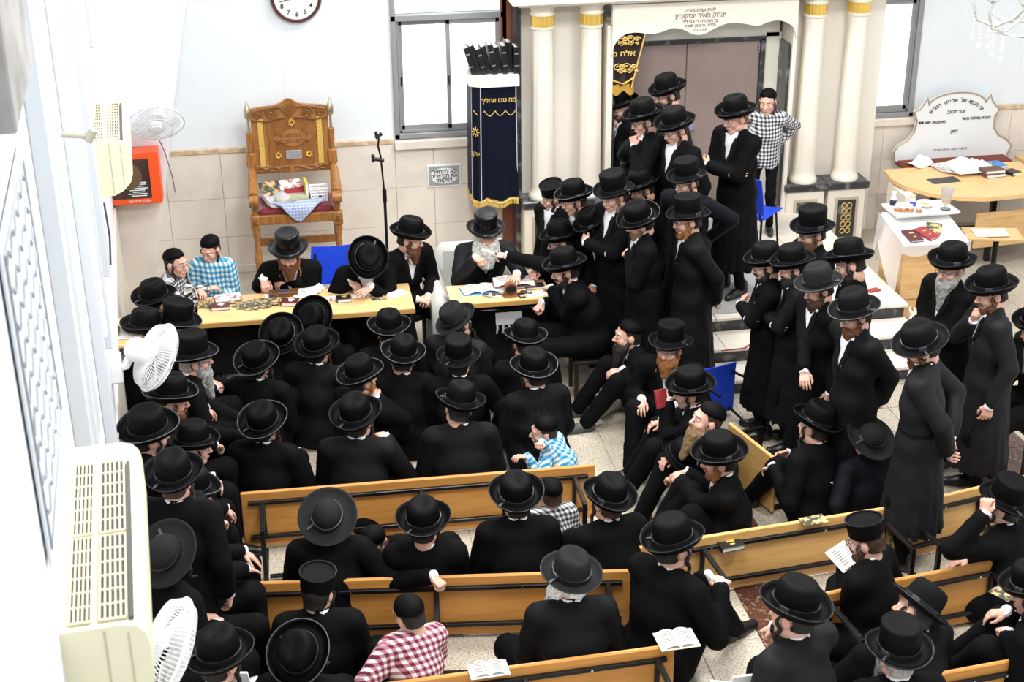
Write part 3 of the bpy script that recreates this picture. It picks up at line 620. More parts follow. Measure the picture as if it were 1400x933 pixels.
w.tube([(.006,-.46,-.46),(.006,.46,-.46),(.006,.46,.46),(.006,-.46,.46)],.006,4,True); w.build('script',mat('poster_grey',(.3,.33,.37),.6),po)
sh=tag(empty('wall_shelf',(wall_x(9.9)+.1,9.9,1.15),WA),'small white shelf with papers on the side wall by the writing table','shelf')
MB().box((0,0,0),(.2,.5,.025),bev=.004).build('board',oak,sh); MB().box((-.06,.15,-.1),(.06,.02,.18)).box((-.06,-.15,-.1),(.06,.02,.18)).build('bracket',grey_alu,sh)
for k in range(3): leaf((wall_x(9.9)+.11,9.86+.03*k,1.165+.004*k),.16,.24,.1*k,['lowest','middle','top'][k]+' loose sheet on the small wall shelf')
sh=tag(empty('wall_shelf',(wall_x(8.35)+.1,8.35,1.0),WA),'small wooden shelf with booklets on the side wall behind the seated men','shelf')
MB().box((0,0,0),(.2,.5,.025),bev=.004).build('board',oak,sh); MB().box((-.06,.15,-.1),(.06,.02,.18)).box((-.06,-.15,-.1),(.06,.02,.18)).build('bracket',grey_alu,sh)
book((wall_x(8.35)+.12,8.35,1.014),(.15,.22,.02),.2,brochure_b,'pale booklet on the wooden wall shelf')

# ------------------------------------------------------------------ tables
def table(cx,cy,L,W,h,label,leg_in=.06):
    e=tag(empty('table',(cx,cy,0),0,label,'table'))
    MB().box((0,0,h-.018),(L,W,.036),bev=.004).build('tabletop',oak,e); MB().box((0,-W/2+.004,h-.02),(L,.012,.04),bev=.002).build('edge_strip',mat('oak_edge',(.52,.28,.08),.4),e)
    MB().box((0,0,h-.06),(L-.12,W-.1,.05)).build('apron',black_metal,e)
    for a in(-1,1):
        for b in(-1,1): MB().box((a*(L/2-leg_in),b*(W/2-.06),(h-.04)/2),(.035,.035,h-.04),bev=.003).build('leg',black_metal,e)
    MB().box((0,W/2-.08,.3),(L-.14,.015,.46)).build('modesty_panel',black_metal,e)
    return e
TZ=.75
table(.12,11.16,1.74,.56,TZ,'long oak-topped writing table covered with books and papers')
table(1.71,11.10,.84,.42,TZ,'short oak-topped table in front of the white-bearded man')
def tb(px,py,z=TZ): p=at(px,py,z=z); return (p.x,p.y,z)
def rnd(a=.4): return random.uniform(-a,a)
book(tb(301,422),(.15,.1,.03),.02,maroon_cover,'maroon prayer book near the left end of the writing table',extra=paper)
book(tb(397,416),(.14,.11,.035),-.25,maroon_cover,'maroon prayer book near the middle of the writing table',extra=paper)
book(tb(470,411),(.12,.1,.03),.05,black_cover,'black-spined book towards the right of the writing table',extra=gold_thread)
for k in range(6):
    p=tb(288+4*k,418-1.2*k); leaf((p[0],p[1],TZ+.002*k),.2,.14,rnd(.6),'%s dark picture brochure in the left pile on the writing table'%['lowest','second','third','fourth','fifth','topmost'][k],brochure,'left pile of brochures','brochure','brochure')
for k in range(8):
    p=tb(336+5*k,419-.7*k); leaf((p[0],p[1],TZ+.002*k),.2,.14,rnd(.8),'%s dark picture brochure in the middle fan on the writing table'%['lowest','second','third','fourth','fifth','sixth','seventh','topmost'][k],brochure,'middle fan of brochures','brochure','brochure')
book((tb(312,410)[0],tb(312,410)[1],TZ+.014),(.22,.15,.012),.15,brochure_b,'pink and white booklet on the left brochure pile')
wbx=tag(empty('wooden_box',tb(388,404),0.02,'flat brown wooden box with a round emblem on the writing table','box')); MB().box((0,0,.02),(.24,.09,.04),bev=.004).build('body',mat('walnut',(.12,.05,.02),.4),wbx); MB().lathe([(0,.04),(.025,.04),(.025,.043),(0,.043)],16,sx=1.4).build('emblem',mat('emblem_blue',(.05,.06,.12),.4),wbx)
for k in range(4): p=tb(418+3*k,404-2*k); leaf((p[0],p[1],TZ+.003*k),.17,.13,rnd(.5),'%s crumpled white sheet in front of the writing men'%['lowest','second','third','topmost'][k],paper,'white sheets mid table','sheet_of_paper','paper',.02)
leaf(tb(443,410),.2,.1,.05,'pale picture brochure beside the black-spined book',brochure_b,None,'brochure','brochure')
leaf(tb(372,405),.12,.1,.1,'white sheet under the hand of the man in the tall hat')
leaf(tb(494,404),.16,.1,.2,'white sheet under the hands of the man bowed over the table')
leaf(tb(519,407),.14,.11,.1,'dark picture brochure near the right end of the writing table',brochure,None,'brochure','brochure')
leaf(tb(540,403),.2,.12,.5,'white envelope at the right end of the writing table',paper,None,'envelope','envelope')
open_book((tb(268,399)[0],tb(268,399)[1],TZ),.2,.13,.1,'open booklet at the left end of the table beside the boy in black checks')
open_book((1.56,11.17,TZ),.30,.17,.12,'open white notebook on the short table',blue_cover)
open_book((1.86,11.24,TZ+.02),.34,.2,-.08,'large open volume under the white-bearded man\'s hand',brown_cover)
book((1.86,11.24,TZ),(.3,.2,.02),-.05,blue_cover,'pale blue book under the large open volume')
book((2.02,11.14,TZ),(.16,.1,.025),.05,black_cover,'black book at the right of the short table')
sp=tag(empty('table_clock',(1.79,11.0,TZ),.05),'brown wooden table clock with a round black face on the short table','clock')
MB().prism([(-.05,0),(-.05,.07)]+[(.05*math.cos(a),.07+.05*math.sin(a)) for a in np.linspace(PI,0,13)[1:-1]]+[(.05,.07),(.05,0)],-.03,.03).build('case',mat('red_walnut',(.24,.07,.02),.35),sp,True)
MB().lathe([(0,0),(.04,0),(.043,.006),(.036,.009),(0,.007)],20).build('face',black_plastic,sp,True,(0,-.03,.068),(PI/2,0,0)); MB().box((0,0,.005),(.12,.07,.012),bev=.003).build('base',mat('red_walnut',(.24,.07,.02)),sp)
def phone(loc,rz,label,m=black_plastic):
    e=tag(empty('mobile_phone',loc,rz),label,'phone'); MB().box((0,0,.007),(.05,.1,.014),bev=.004).build('case',m,e); MB().box((0,.022,.0145),(.04,.04,.001)).build('screen',glass_dark,e)
    MB().box((0,-.025,.0145),(.036,.035,.0015)).build('keypad',mat('keypad',(.4,.4,.4),.5),e)
phone((1.61,11.03,TZ),.8,'grey phone left of the table clock',mat('grey_phone',(.3,.3,.3),.3)); phone((1.67,11.0,TZ),1.1,'silver phone just left of the table clock',mat('silver_phone',(.5,.5,.5),.3)); phone((1.88,10.98,TZ),.1,'black keypad phone right of the table clock'); phone((1.93,11.04,TZ),1.2,'black phone beside the brown wallet',black_plastic)
phone((1.70,11.06,TZ),1.4,'dark phone behind the silver phone')
leaf((2.03,11.0,TZ),.2,.1,.15,'blank white card at the right of the short table')
tw=[]
G=[[(1.66+.22*u,10.97-.02*v-.05*math.sin(v*PI/2)*0-.005*math.sin(u*20),.62-.10*v) for u in np.linspace(0,1,9)] for v in np.linspace(0,1,5)]
tl=tag(empty('fringed_shawl',(0,0,0)),'grey woollen shawl end with knotted fringe hanging under the short table','shawl'); MB().sheet(G,.012).build('cloth',mat('grey_wool',(.42,.42,.42),.9),tl,True)
for k in range(5): MB().tube([(1.67+.05*k,10.95,.53),(1.672+.05*k,10.945,.49),(1.665+.05*k,10.95,.44)],[.008,.011,.006],6).build('tassel',mat('grey_wool',(.42,.42,.42)),tl,True)
# armchair of the white-bearded man
ac=tag(empty('armchair',(1.62,11.78,0)),'pale grey upholstered armchair behind the short table','armchair')
MB().box((0,0,.3),(.62,.6,.28),bev=.05).build('seat',pad_grey,ac,True); MB().box((0,.3,.55),(.66,.14,.6),bev=.06).build('backrest',pad_grey,ac,True)
MB().box((-.38,-.17,.36),(.16,.95,.66),bev=.07).build('armrest',pad_grey,ac,True); MB().box((.38,-.1,.36),(.15,.72,.6),bev=.06).build('armrest',pad_grey,ac,True)
for a in(-.28,.28):
    for b in(-.2,.25): MB().cyl((a,b,0),(a,b,.18),.02).build('leg',black_metal,ac)

def shell_chair(loc,rz,label,m=blue_plastic,seat=True):
    e=tag(empty('plastic_chair',loc,rz),label,'chair')
    g=[[((u-.5)*.42*(1-.12*v*v),.2+.05*v-.03*math.cos((u-.5)*2.6)+.03,.5+.34*v) for u in np.linspace(0,1,9)] for v in np.linspace(0,1,7)]
    MB().sheet(g,.012).build('backrest',m,e,True)
    g=[[((u-.5)*.42,.2-.42*v,.45-.02*math.sin(PI*u)-.03*max(0,v-.8)*5*.3) for u in np.linspace(0,1,9)] for v in np.linspace(0,1,7)]
    MB().sheet(g,.012).build('seat',m,e,True)
    for a in(-1,1):
        MB().tube([(a*.17,.17,.44),(a*.2,.24,.0)],.011).build('leg',black_metal,e); MB().tube([(a*.17,-.15,.44),(a*.2,-.2,.0)],.011).build('leg',black_metal,e)
        MB().tube([(a*.16,.18,.42),(a*.16,.25,.78)],.01).build('back_upright',black_metal,e)
    return e
shell_chair((.40,11.95,0),0,'blue plastic chair standing empty behind the writing table')
shell_chair((4.30,12.35,.42),2.4,'blue plastic chair behind the man with folded arms before the ark')
_c=at(990,532,z=.3); _e=shell_chair((_c.x,_c.y-.45,.295),0,'blue plastic chair tipped over beside the lowest ark step'); _e.rotation_euler=(-PI/2,0,.25)
_c=at(1072,926,z=.82); shell_chair((_c.x-.04,_c.y+.26,0),PI-.15,'white plastic chair in the front row behind the leaning man',white_plastic)
_c=at(288,928,z=.82); shell_chair((_c.x,_c.y+.26,0),PI,'white plastic chair at the lower left corner',white_plastic)
shell_chair((5.05,7.6,0),-1.4,'white plastic chair at the right edge of the hall',white_plastic)

# ------------------------------------------------------------------ benches lying on their sides
def bench(x0,y0,x1,y1,label,wood=bench_wood,H=.45,legs=(.06,.5,.94),flip=1,ly=.36):
    L=math.hypot(x1-x0,y1-y0); e=tag(empty('bench',((x0+x1)/2,(y0+y1)/2,0),math.atan2(y1-y0,x1-x0)),label,'bench','tipped benches')
    MB().box((0,.0,H/2+.01),(L,.028,H-.02),bev=.008).build('seat_board',wood,e)
    f=MB(); yf=-.028*flip
    f.box((0,yf,H-.075),(L-.1,.026,.028),bev=.004).box((0,yf,.11),(L-.1,.026,.028),bev=.004)
    for t in legs: f.box(((t-.5)*L,yf,(H+.03)/2),(.028,.026,H-.19),bev=.004)
    f.build('frame',black_metal,e)
    for t in legs:
        x=(t-.5)*L
        MB().box((x,-(.04+ly/2)*flip,H-.075),(.03,ly,.03),bev=.004).box((x,-(.04+ly)*flip,(H-.06)/2),(.03,.03,H-.06),bev=.004).box((x,-(.04+ly/2)*flip,.016),(.03,ly,.028),bev=.004).build('leg_frame',black_metal,e)
    for k in range(5): MB().cyl(((k-2)*L*.22,yf-.012*flip,H-.075),((k-2)*L*.22,yf-.018*flip,H-.075),.008,n=8).build('bolt',steel,e)
    if len(legs)>2: MB().box((0,-(.04+ly)*flip,.03),(L*.86,.025,.025),bev=.003).build('stretcher',black_metal,e)
    return e
def tip_bench(pa,pb,*k,**kw):
    a,b=at(*pa,z=.45),at(*pb,z=.45); return bench(a.x,a.y,b.x,b.y,*k,**kw)
tip_bench((328,674),(813,635),'tipped brown bench in front of the boy in blue checks')
tip_bench((328,797),(862,779),'tipped brown bench behind the man with outstretched arm')
tip_bench((500,938),(922,881),'tipped brown bench at the lower centre with open books on it')
tip_bench((868,748),(1222,692),'tipped pale bench with a brochure lying on its edge',bench_wood_pale,legs=(.25,.96))
tip_bench((1226,692),(1445,640),'tipped pale bench behind the tall man\'s long coat',bench_wood_pale,legs=(.04,.5))
tip_bench((1115,813),(1420,754),'tipped brown bench at the right behind the tilted hat',bench_wood,legs=(.06,.78))
tip_bench((1225,931),(1430,893),'tipped bench at the lower right corner',bench_wood,legs=(.9,.1))
tip_bench((997,577),(1062,628),'tipped pale bench board standing crosswise at the aisle',bench_wood_pale,legs=(.1,.9),flip=-1,ly=.2)
def on(px,py,z): p=at(px,py,z=z); return (p.x,p.y,z)
leaf(on(1112,712,.455),.17,.1,.12,'golden picture brochure on the pale bench edge',brochure,None,'brochure','brochure')
book(on(998,749,.36),(.16,.1,.035),.15,black_cover,'small dark prayer book on a bench leg',extra=gold_thread)
open_book(on(668,917,.455),.2,.12,.05,'pale open booklet on the bench at the bottom centre',paper)
open_book(on(925,876,.455),.21,.16,.05,'cream open book on the end of the lower centre bench',paper_cream)
leaf(on(1372,812,.455),.12,.14,.5,'small picture brochure at the right bench end',brochure,None,'brochure','brochure')

# ------------------------------------------------------------------ right-hand furniture
hb=tag(empty('inscribed_headboard',(6.92,13.78,.78)),'white marble-look headboard with Hebrew inscription above the desk','headboard')
ol=[(-.62,0),(-.64,.1),(-.6,.17),(-.5,.22),(-.44,.3),(-.42,.42),(-.46,.52),(-.40,.54),(-.36,.6),(-.33,.66),(-.31,.6)]+[(.35*math.cos(a)*.9,.57+.13*math.sin(a)) for a in np.linspace(PI*.97,PI*.03,13)]+[(.32,.60),(.36,.66),(.38,.6),(.43,.54),(.47,.5),(.43,.42),(.44,.3),(.5,.22),(.6,.17),(.66,.1),(.62,0)]
MB().prism(ol,-.02,.02).build('slab',mat('headboard_white',(.74,.75,.75),.35),hb)
MB().tube([(x,-.02,z) for x,z in ol],.009,5).build('gilt_edge',mat('dull_gilt',(.38,.3,.2),.4,.4),hb,True)
s_='זה הכסא של אליהו הנביא'
for i,c_ in enumerate(s_):
    a=math.radians(148-116*(1-i/(len(s_)-1))) if False else math.radians(32+116*i/(len(s_)-1))
    if c_!=' ': text(c_,.055,(.33*math.cos(a),-.022,.39+.23*math.sin(a)),ink,hb,rot=(PI/2,a-PI/2 if False else -(a-PI/2),0),bold=.001)
text('זכור לטוב',.052,(0,-.022,.50),ink,hb,bold=.001); text('חברת גמילות חסד',.042,(.23,-.022,.42),ink,hb,bold=.001); text('סאמעטע ישא דוד',.042,(-.25,-.022,.40),ink,hb,bold=.001); text('לפק',.045,(0,-.022,.29),ink,hb,bold=.001); text('נדבת ר׳ משה בנימין אשכנזי',.034,(-.02,-.022,.1),grey_ink,hb)
MB().box((0,-.1,-.02),(1.2,.24,.06),bev=.02).build('cushion',mat('rust_velvet',(.18,.035,.02),.8),hb)
dk=tag(empty('reading_desk',(6.85,13.0,0)),'broad oak desk with rounded corner, heaped with papers and books','desk')
top=[(-.78,.5),(-.82,.2),(-.78,-.05),(-.62,-.3),(-.4,-.45),(-.15,-.52),(.7,-.45),(.7,.5)]
n=len(top); MB()._add([(x,y,.75) for x,y in top]+[(x,y,.79) for x,y in top],[(i,(i+1)%n,n+(i+1)%n,n+i) for i in range(n)]+[tuple(range(n))[::-1],tuple(range(n,2*n))]).build('desktop',oak,dk)
MB().box((.24,-.40,.42),(.86,.03,.36),rz=.08,bev=.005).build('front_panel',desk_wood,dk); MB().box((-.74,.1,.6),(.12,.5,.3),bev=.04).build('end_cap',cream,dk)
for a in(-.55,.1,.62): MB().box((a,-.2,.37),(.05,.05,.74)).build('leg',black_metal,dk)
MB().box((.05,.1,.2),(1.2,.3,.03)).build('foot_shelf',black_metal,dk)
def dkp(px,py,z=.79): p=at(px,py,z=z); return (p.x,p.y,z)
for k in range(6): p=dkp(1300+5*k,228+1.5*k); leaf((p[0],p[1],.79+.006*k),.42,.28,.15+rnd(.25),'%s newspaper sheet in the heap on the broad desk'%['lowest','second','third','fourth','fifth','topmost'][k],mat('newsprint',(.68,.67,.65),.8) if k%2 else paper,'newspapers on the desk','newspaper','newspaper',.03)
leaf(dkp(1255,226),.22,.2,.4,'crumpled white tissue at the rounded desk corner',paper,None,'tissue','paper',.05)
book(dkp(1355,228),(.26,.18,.03),.1,blue_cover,'bright blue book with a dark picture on the desk',extra=brochure)
book((dkp(1356,240)[0],dkp(1356,240)[1],.79),(.22,.16,.035),.12,brown_cover,'lower brown volume of the pile on the desk')
book((dkp(1356,240)[0],dkp(1356,240)[1]+.01,.826),(.22,.15,.035),.06,brown_cover,'upper brown volume of the pile on the desk')
book(dkp(1384,238),(.12,.14,.035),.3,black_cover,'small black book behind the brown volumes')
leaf(dkp(1395,238),.18,.14,.2,'yellow-edged card at the right of the desk',mat('yellow_card',(.7,.62,.2),.6),None,'card','card')
leaf(dkp(1290,247),.3,.16,.1,'dark folder under the newspapers at the desk front',mat('dark_folder',(.05,.045,.06),.5),None,'folder','folder')
d2=tag(empty('side_table',(8.05,13.35,0)),'pale wooden table corner at the right wall','table'); MB().box((0,0,.78),(.9,.7,.035),bev=.004).build('tabletop',desk_wood,d2); 
for a in(-.4,.4): MB().box((a,-.3,.38),(.04,.04,.76)).build('leg',black_metal,d2)
# lectern under clear plastic with a tray
ls=tag(empty('wooden_lectern',(5.62,11.52,0)),'pale oak lectern covered with clear plastic sheet, near the right wall','lectern')
MB().box((0,0,.42),(.56,.5,.84),bev=.006).build('cabinet',desk_wood,ls)
MB().box((0,-.253,.33),(.53,.006,.006)).box((-.282,0,.33),(.004,.48,.006)).build('joint_line',mat('joint',(.3,.18,.07),.6),ls)
sl=MB(); sl._add([(-.3,-.27,.86),(.3,-.27,.86),(.3,.27,.97),(-.3,.27,.97),(-.3,-.27,.84),(.3,-.27,.84),(.3,.27,.95),(-.3,.27,.95)],[(0,1,2,3),(4,7,6,5),(0,4,5,1),(1,5,6,2),(2,6,7,3),(3,7,4,0)]); sl.build('sloping_top',paper,ls)
pw=mat('plastic_sheet',(.88,.89,.9),.2,alpha=.3)
G=[[( -.32+.64*u, -.285,   .865-.08*v*(1+.5*math.sin(u*7))) for u in np.linspace(0,1,15)] for v in np.linspace(0,1,5)]
G2=[[( -.315-.03*v-.06*v*math.sin(u*PI)**2, -.28+.56*u, .87+.1*u-.42*v*(.75+.35*math.sin(u*6+1))) for u in np.linspace(0,1,13)] for v in np.linspace(0,1,6)]
MB().sheet(G,.004).build('plastic_drape',pw,ls,True); MB().sheet(G2,.004).build('plastic_drape',pw,ls,True)
trp=(5.66,11.72,1.0)
ty=tag(empty('serving_tray',trp,.02),'white tray holding bottles and cups on the oak lectern','tray'); MB().box((0,0,0),(.6,.32,.02),bev=.008).build('base',white_plastic,ty); MB().tube([(-.3,-.16,.012),(.3,-.16,.012),(.3,.16,.012),(-.3,.16,.012)],.01,6,True).build('rim',white_plastic,ty)
def bottle(x,y,h,label,mb_=white_plastic,cap=white_plastic,lab=None):
    e=tag(empty('small_bottle',(x,y,1.01)),label,'bottle','bottles on the tray'); MB().lathe([(0,0),(.026,0),(.028,.01),(.028,h*.6),(.015,h*.75),(.015,h*.8),(0,h*.8)],16).build('body',mb_,e,True); MB().lathe([(0,h*.8),(.02,h*.8),(.02,h),(0,h)],16).build('cap',cap,e,True)
    MB().lathe([(.0285,h*.15),(.0295,h*.15),(.0295,h*.5),(.0285,h*.5)],16).build('label',lab or mat('amber_label',(.45,.2,.05),.5),e,True)
bottle(5.43,11.80,.15,'tallest white bottle at the left of the tray',lab=mat('black_label',(.03,.03,.05),.5)); bottle(5.60,11.76,.12,'white bottle with a blue label on the tray',lab=mat('blue_label',(.08,.1,.5),.5),cap=mat('cream_cap',(.7,.6,.35),.5))
for k,(x,y) in enumerate(((5.42,11.68),(5.47,11.66),(5.53,11.65),(5.60,11.62))): bottle(x,y,.07,'%s of the small amber-labelled jars along the tray front'%['leftmost','second from left','third from left','rightmost'][k],clear)
bw=tag(empty('glass_bowl',(5.72,11.75,1.01)),'shallow glass bowl on the tray','bowl'); MB().lathe([(.04,0),(.075,.035),(.08,.05),(.074,.05),(.07,.036),(.036,.008)],20).build('glass',clear,bw,True); MB().lathe([(0,.012),(.06,.02),(0,.024)],20).build('contents',mat('honey',(.55,.3,.06),.4),bw,True)
gb=tag(empty('plastic_goblet',(5.87,11.66,1.01)),'clear plastic goblet with yellow liquid on the tray','goblet'); MB().lathe([(0,0),(.045,0),(.04,.01),(.01,.015),(.012,.04),(.04,.06),(.058,.2),(.054,.2),(.036,.063),(0,.05)],20).build('cup',mat('smoky_plastic',(.5,.5,.52),.08,alpha=.4),gb,True); MB().lathe([(0,.062),(.037,.065),(.042,.1),(0,.1)],20).build('drink',mat('yellow_drink',(.75,.45,.03),.2),gb,True); MB().lathe([(0,-.0),(.046,-.0),(.044,.008),(0,.009)],20).build('foot',black_plastic,gb,True)
book((5.44,11.36,.885),(.13,.19,.02),.1,maroon_cover,'dark maroon prayer book on the oak lectern',tilt=(.2,0),extra=gold_thread); book((5.58,11.38,.89),(.13,.2,.022),.45,red_cover,'red prayer book on the oak lectern',tilt=(.2,0),extra=gold_thread); book((5.68,11.46,.905),(.14,.18,.015),-.5,brochure,'dark picture-covered booklet on the oak lectern',tilt=(.2,0))
bs_=tag(empty('music_stand',(6.27,11.5,0)),'small wooden bookrest with a paper stack on a black post','stand'); MB().box((0,0,.8),(.5,.3,.025),rz=-.25,bev=.004).build('board',desk_wood,bs_); MB().cyl((.05,0,0),(.05,0,.79),.025).build('post',black_metal,bs_); MB().box((.05,0,.015),(.3,.3,.03),bev=.01).build('foot',black_metal,bs_)
leaf((6.25,11.5,.815),.3,.2,-.2,'white booklet lying on the small bookrest',paper,None,'booklet','booklet'); leaf((6.28,11.46,.82),.2,.16,-.1,'pinkish sheet on top of the small bookrest',mat('pink_paper',(.7,.5,.45),.7))
lt=tag(empty('paper_stack',(6.65,10.6,0)),'stack of loose white papers at the right edge','papers')
for k in range(6): MB().box((.01*k,0,.62+.03*k),(.25,.3,.02),rz=.12*k,bev=.003).build('bundle',paper,lt)
MB().box((0,0,.3),(.3,.3,.6),bev=.01).build('stand',cream,lt)
tag(MB().box((5.1,11.3,.428),(.12,.07,.012),rz=.3,bev=.003).build('red_booklet',red_cover),'small dark red booklet on the end of the dais','book')

# chandelier
cc=at(1412,8,Y=9.6); cl=tag(empty('chandelier',cc),'silver chandelier with hanging crystals at the upper right','chandelier')
silver=mat('silver',(.62,.62,.58),.25,.7); crystal=mat('crystal',(.8,.83,.86),.05,alpha=.65)
MB().lathe([(0,-.02),(.06,-.02),(.1,.02),(.1,.06),(.04,.09),(.02,.5),(0,.5)],20).build('stem',silver,cl,True)
for k in range(8):
    a=k*PI/4+.3; c,s=math.cos(a),math.sin(a)
    arm=MB().tube([(c*.03,s*.03,0),(c*.12,s*.12,-.1),(c*.24,s*.24,-.16),(c*.36,s*.36,-.12),(c*.4,s*.4,.0),(c*.38,s*.38,.06)],.012,7).build('arm',silver,cl,True)
    MB().lathe([(0,.06),(.02,.06),(.05,.085),(.0,.09)],12,(c*.38,s*.38,0)).build('candle_cup',silver,arm,True)
    for rr,z in((.24,-.17),(.38,-.06),(.33,-.12)):
        d=MB()
        for q in range(5): d.lathe([(0,-.01),(.009,0),(0,.01)],6,(c*rr,s*rr,z-.03-.025*q))
        d.lathe([(0,-.05),(.016,-.03),(.006,0),(0,.005)],6,(c*rr,s*rr,z-.16)); d.build('crystal_drop',crystal,cl)
MB().tube([(.26*math.cos(a),.26*math.sin(a),-.165) for a in np.linspace(0,2*PI,33)[:-1]],.009,6,True).build('ring',silver,cl,True)


# ------------------------------------------------------------------ people: smooth-blended body surfaces meshed from distance fields
def _v(a): return np.array(a,dtype=np.float32)
def field(P,prims):
    D=None
    for q in prims:
        t=q[0]
        if t=='c':
            _,a,b,ra,rb,u,w,k=q; a=_v(a); ba=_v(b)-a; d=P-a
            if u is not None:
                u=_v(u); d=d+(1/w-1)*(d@u)[...,None]*u; ba=ba+(1/w-1)*(ba@u)*u
            l=float(ba@ba)+1e-9; h=np.clip((d@ba)/l,0,1); v=np.sqrt(((d-h[...,None]*ba)**2).sum(-1))-(ra+(rb-ra)*h)
        elif t=='e':
            _,c,r,k=q; d=(P-_v(c)); r=_v(r); k0=np.sqrt(((d/r)**2).sum(-1)); k1=np.sqrt(((d/(r*r))**2).sum(-1))+1e-6; v=k0*(k0-1)/k1
        elif t=='-':
            _,c,r,k=q; v=-(np.sqrt(((P-_v(c))**2).sum(-1))-r); h=np.clip(.5-.5*(D-v)/k,0,1); D=D*(1-h)+v*h+k*h*(1-h) if False else np.maximum(D,v); continue
        elif t=='cut': D=np.maximum(D,q[1](P)); continue
        elif t=='add': D=D+q[1](P); continue
        if D is None: D=v
        else:
            h=np.clip(.5+.5*(D-v)/k,0,1); D=D*(1-h)+v*h-k*h*(1-h)
    return D
def C(a,b,ra,rb=None,u=None,w=1,k=.03): return ('c',a,b,ra,ra if rb is None else rb,u,w,k)
def E(c,r,k=.02): return ('e',c,r,k)
_corner=np.array([(i,j,k) for i in(0,1) for j in(0,1) for k in(0,1)])
_edges=[(a,b) for a in range(8) for b in range(a+1,8) if np.abs(_corner[a]-_corner[b]).sum()==1]
def surface(prims,vox,lo=None,hi=None):
    if lo is None:
        pts=[];
        for q in prims:
            if q[0]=='c': r=max(q[3],q[4])*max(1,q[6])+.03; pts+=[_v(q[1])-r,_v(q[1])+r,_v(q[2])-r,_v(q[2])+r]
            if q[0]=='e': pts+=[_v(q[1])-_v(q[2])-.03,_v(q[1])+_v(q[2])+.03]
        pts=np.array(pts); lo,hi=pts.min(0),pts.max(0)
    n=np.ceil((np.array(hi)-np.array(lo))/vox).astype(int)+2
    ax=[lo[i]+vox*np.arange(n[i],dtype=np.float32) for i in range(3)]
    P=np.stack(np.meshgrid(*ax,indexing='ij'),-1).astype(np.float32)
    D=field(P.reshape(-1,3),prims).reshape(n); S=D<0
    cs=sum(S[i:n[0]-1+i,j:n[1]-1+j,k:n[2]-1+k].astype(np.int8) for i in(0,1) for j in(0,1) for k in(0,1))
    idx=np.argwhere((cs>0)&(cs<8)); cv=np.stack([D[idx[:,0]+c[0],idx[:,1]+c[1],idx[:,2]+c[2]] for c in _corner],1)
    acc=np.zeros((len(idx),3)); cnt=np.zeros(len(idx))
    for a,b in _edges:
        m=(cv[:,a]<0)!=(cv[:,b]<0); da,db=cv[m,a],cv[m,b]; t=(da/(da-db))[:,None]; acc[m]+=_corner[a]*(1-t)+_corner[b]*t; cnt[m]+=1
    vert=(idx+acc/cnt[:,None])*vox+np.array(lo)
    vi=-np.ones(n,int); vi[idx[:,0],idx[:,1],idx[:,2]]=np.arange(len(idx)); F=[]
    for d in range(3):
        e1,e2=(d+1)%3,(d+2)%3; sl=[slice(None)]*3; sh=[slice(None)]*3; sl[d]=slice(0,-1); sh[d]=slice(1,None)
        A=S[tuple(sl)]; B=S[tuple(sh)]; q=np.argwhere(A!=B); q=q[(q[:,e1]>0)&(q[:,e2]>0)]
        o1=np.zeros(3,int); o1[e1]=1; o2=np.zeros(3,int); o2[e2]=1
        g=lambda o:vi[tuple((q-o).T)]
        f=np.stack([g(o1+o2),g(o2),g(o1*0),g(o1)],1); ins=A[tuple(q.T)]; f[~ins]=f[~ins][:,::-1]; F.append(f)
    F=np.concatenate(F); F=F[(F>=0).all(1)]
    return vert,F
def np_mesh(name,v,f,mats,mi=None):
    me=bpy.data.meshes.new(name); me.vertices.add(len(v)); me.vertices.foreach_set('co',np.asarray(v,dtype=np.float32).ravel())
    q=np.asarray(f); me.loops.add(q.size); me.loops.foreach_set('vertex_index',q.ravel().astype(np.int32)); me.polygons.add(len(q))
    me.polygons.foreach_set('loop_start',np.arange(0,q.size,4,dtype=np.int32))
    me.update(calc_edges=True)
    for m in (mats if isinstance(mats,(list,tuple)) else [mats]): me.materials.append(m)
    if mi is not None: me.polygons.foreach_set('material_index',np.asarray(mi,dtype=np.int32))
    me.polygons.foreach_set('use_smooth',np.ones(len(q),bool)); return me

skin=[mat('skin_fair',(.70,.42,.32),.5,spec=.3,noise=(18,(.62,.33,.25),.4,.7)),mat('skin_rosy',(.68,.38,.28),.5,spec=.3,noise=(18,(.58,.28,.2),.4,.7)),mat('skin_tan',(.58,.33,.22),.5,spec=.3,noise=(18,(.5,.26,.17),.4,.7))]
eye_white=mat('eye_white',(.75,.75,.73),.3); iris=mat('iris',(.03,.02,.015),.2); lipm=mat('lips',(.5,.2,.17),.5)
hairc={k:mat('hair_'+k,c,.7,noise=(60,tuple(x*.5 for x in c),.4,.65),bump=(90,.6)) for k,c in dict(black=(.015,.012,.01),brown=(.06,.03,.015),ginger=(.33,.13,.035),auburn=(.14,.05,.02),grey=(.36,.35,.33),white=(.85,.84,.80),fair=(.25,.15,.07)).items()}
wool=[mat('black_wool',(.0035,.0035,.004),.8,spec=.10,bump=(9,.45)),mat('black_serge',(.005,.005,.006),.7,spec=.16,bump=(9,.45)),mat('charcoal_serge',(.010,.0105,.012),.65,spec=.2,bump=(9,.45)),mat('navy_black',(.004,.0045,.008),.7,spec=.14,bump=(9,.45))]
trouser=mat('black_trouser',(.0035,.0035,.004),.8,spec=.1,bump=(11,.8)); shoe_m=mat('black_leather',(.01,.01,.01),.35); sock=mat('grey_sandal',(.07,.07,.075),.6)
shirt_m=mat('white_shirt',(.80,.80,.82),.7)
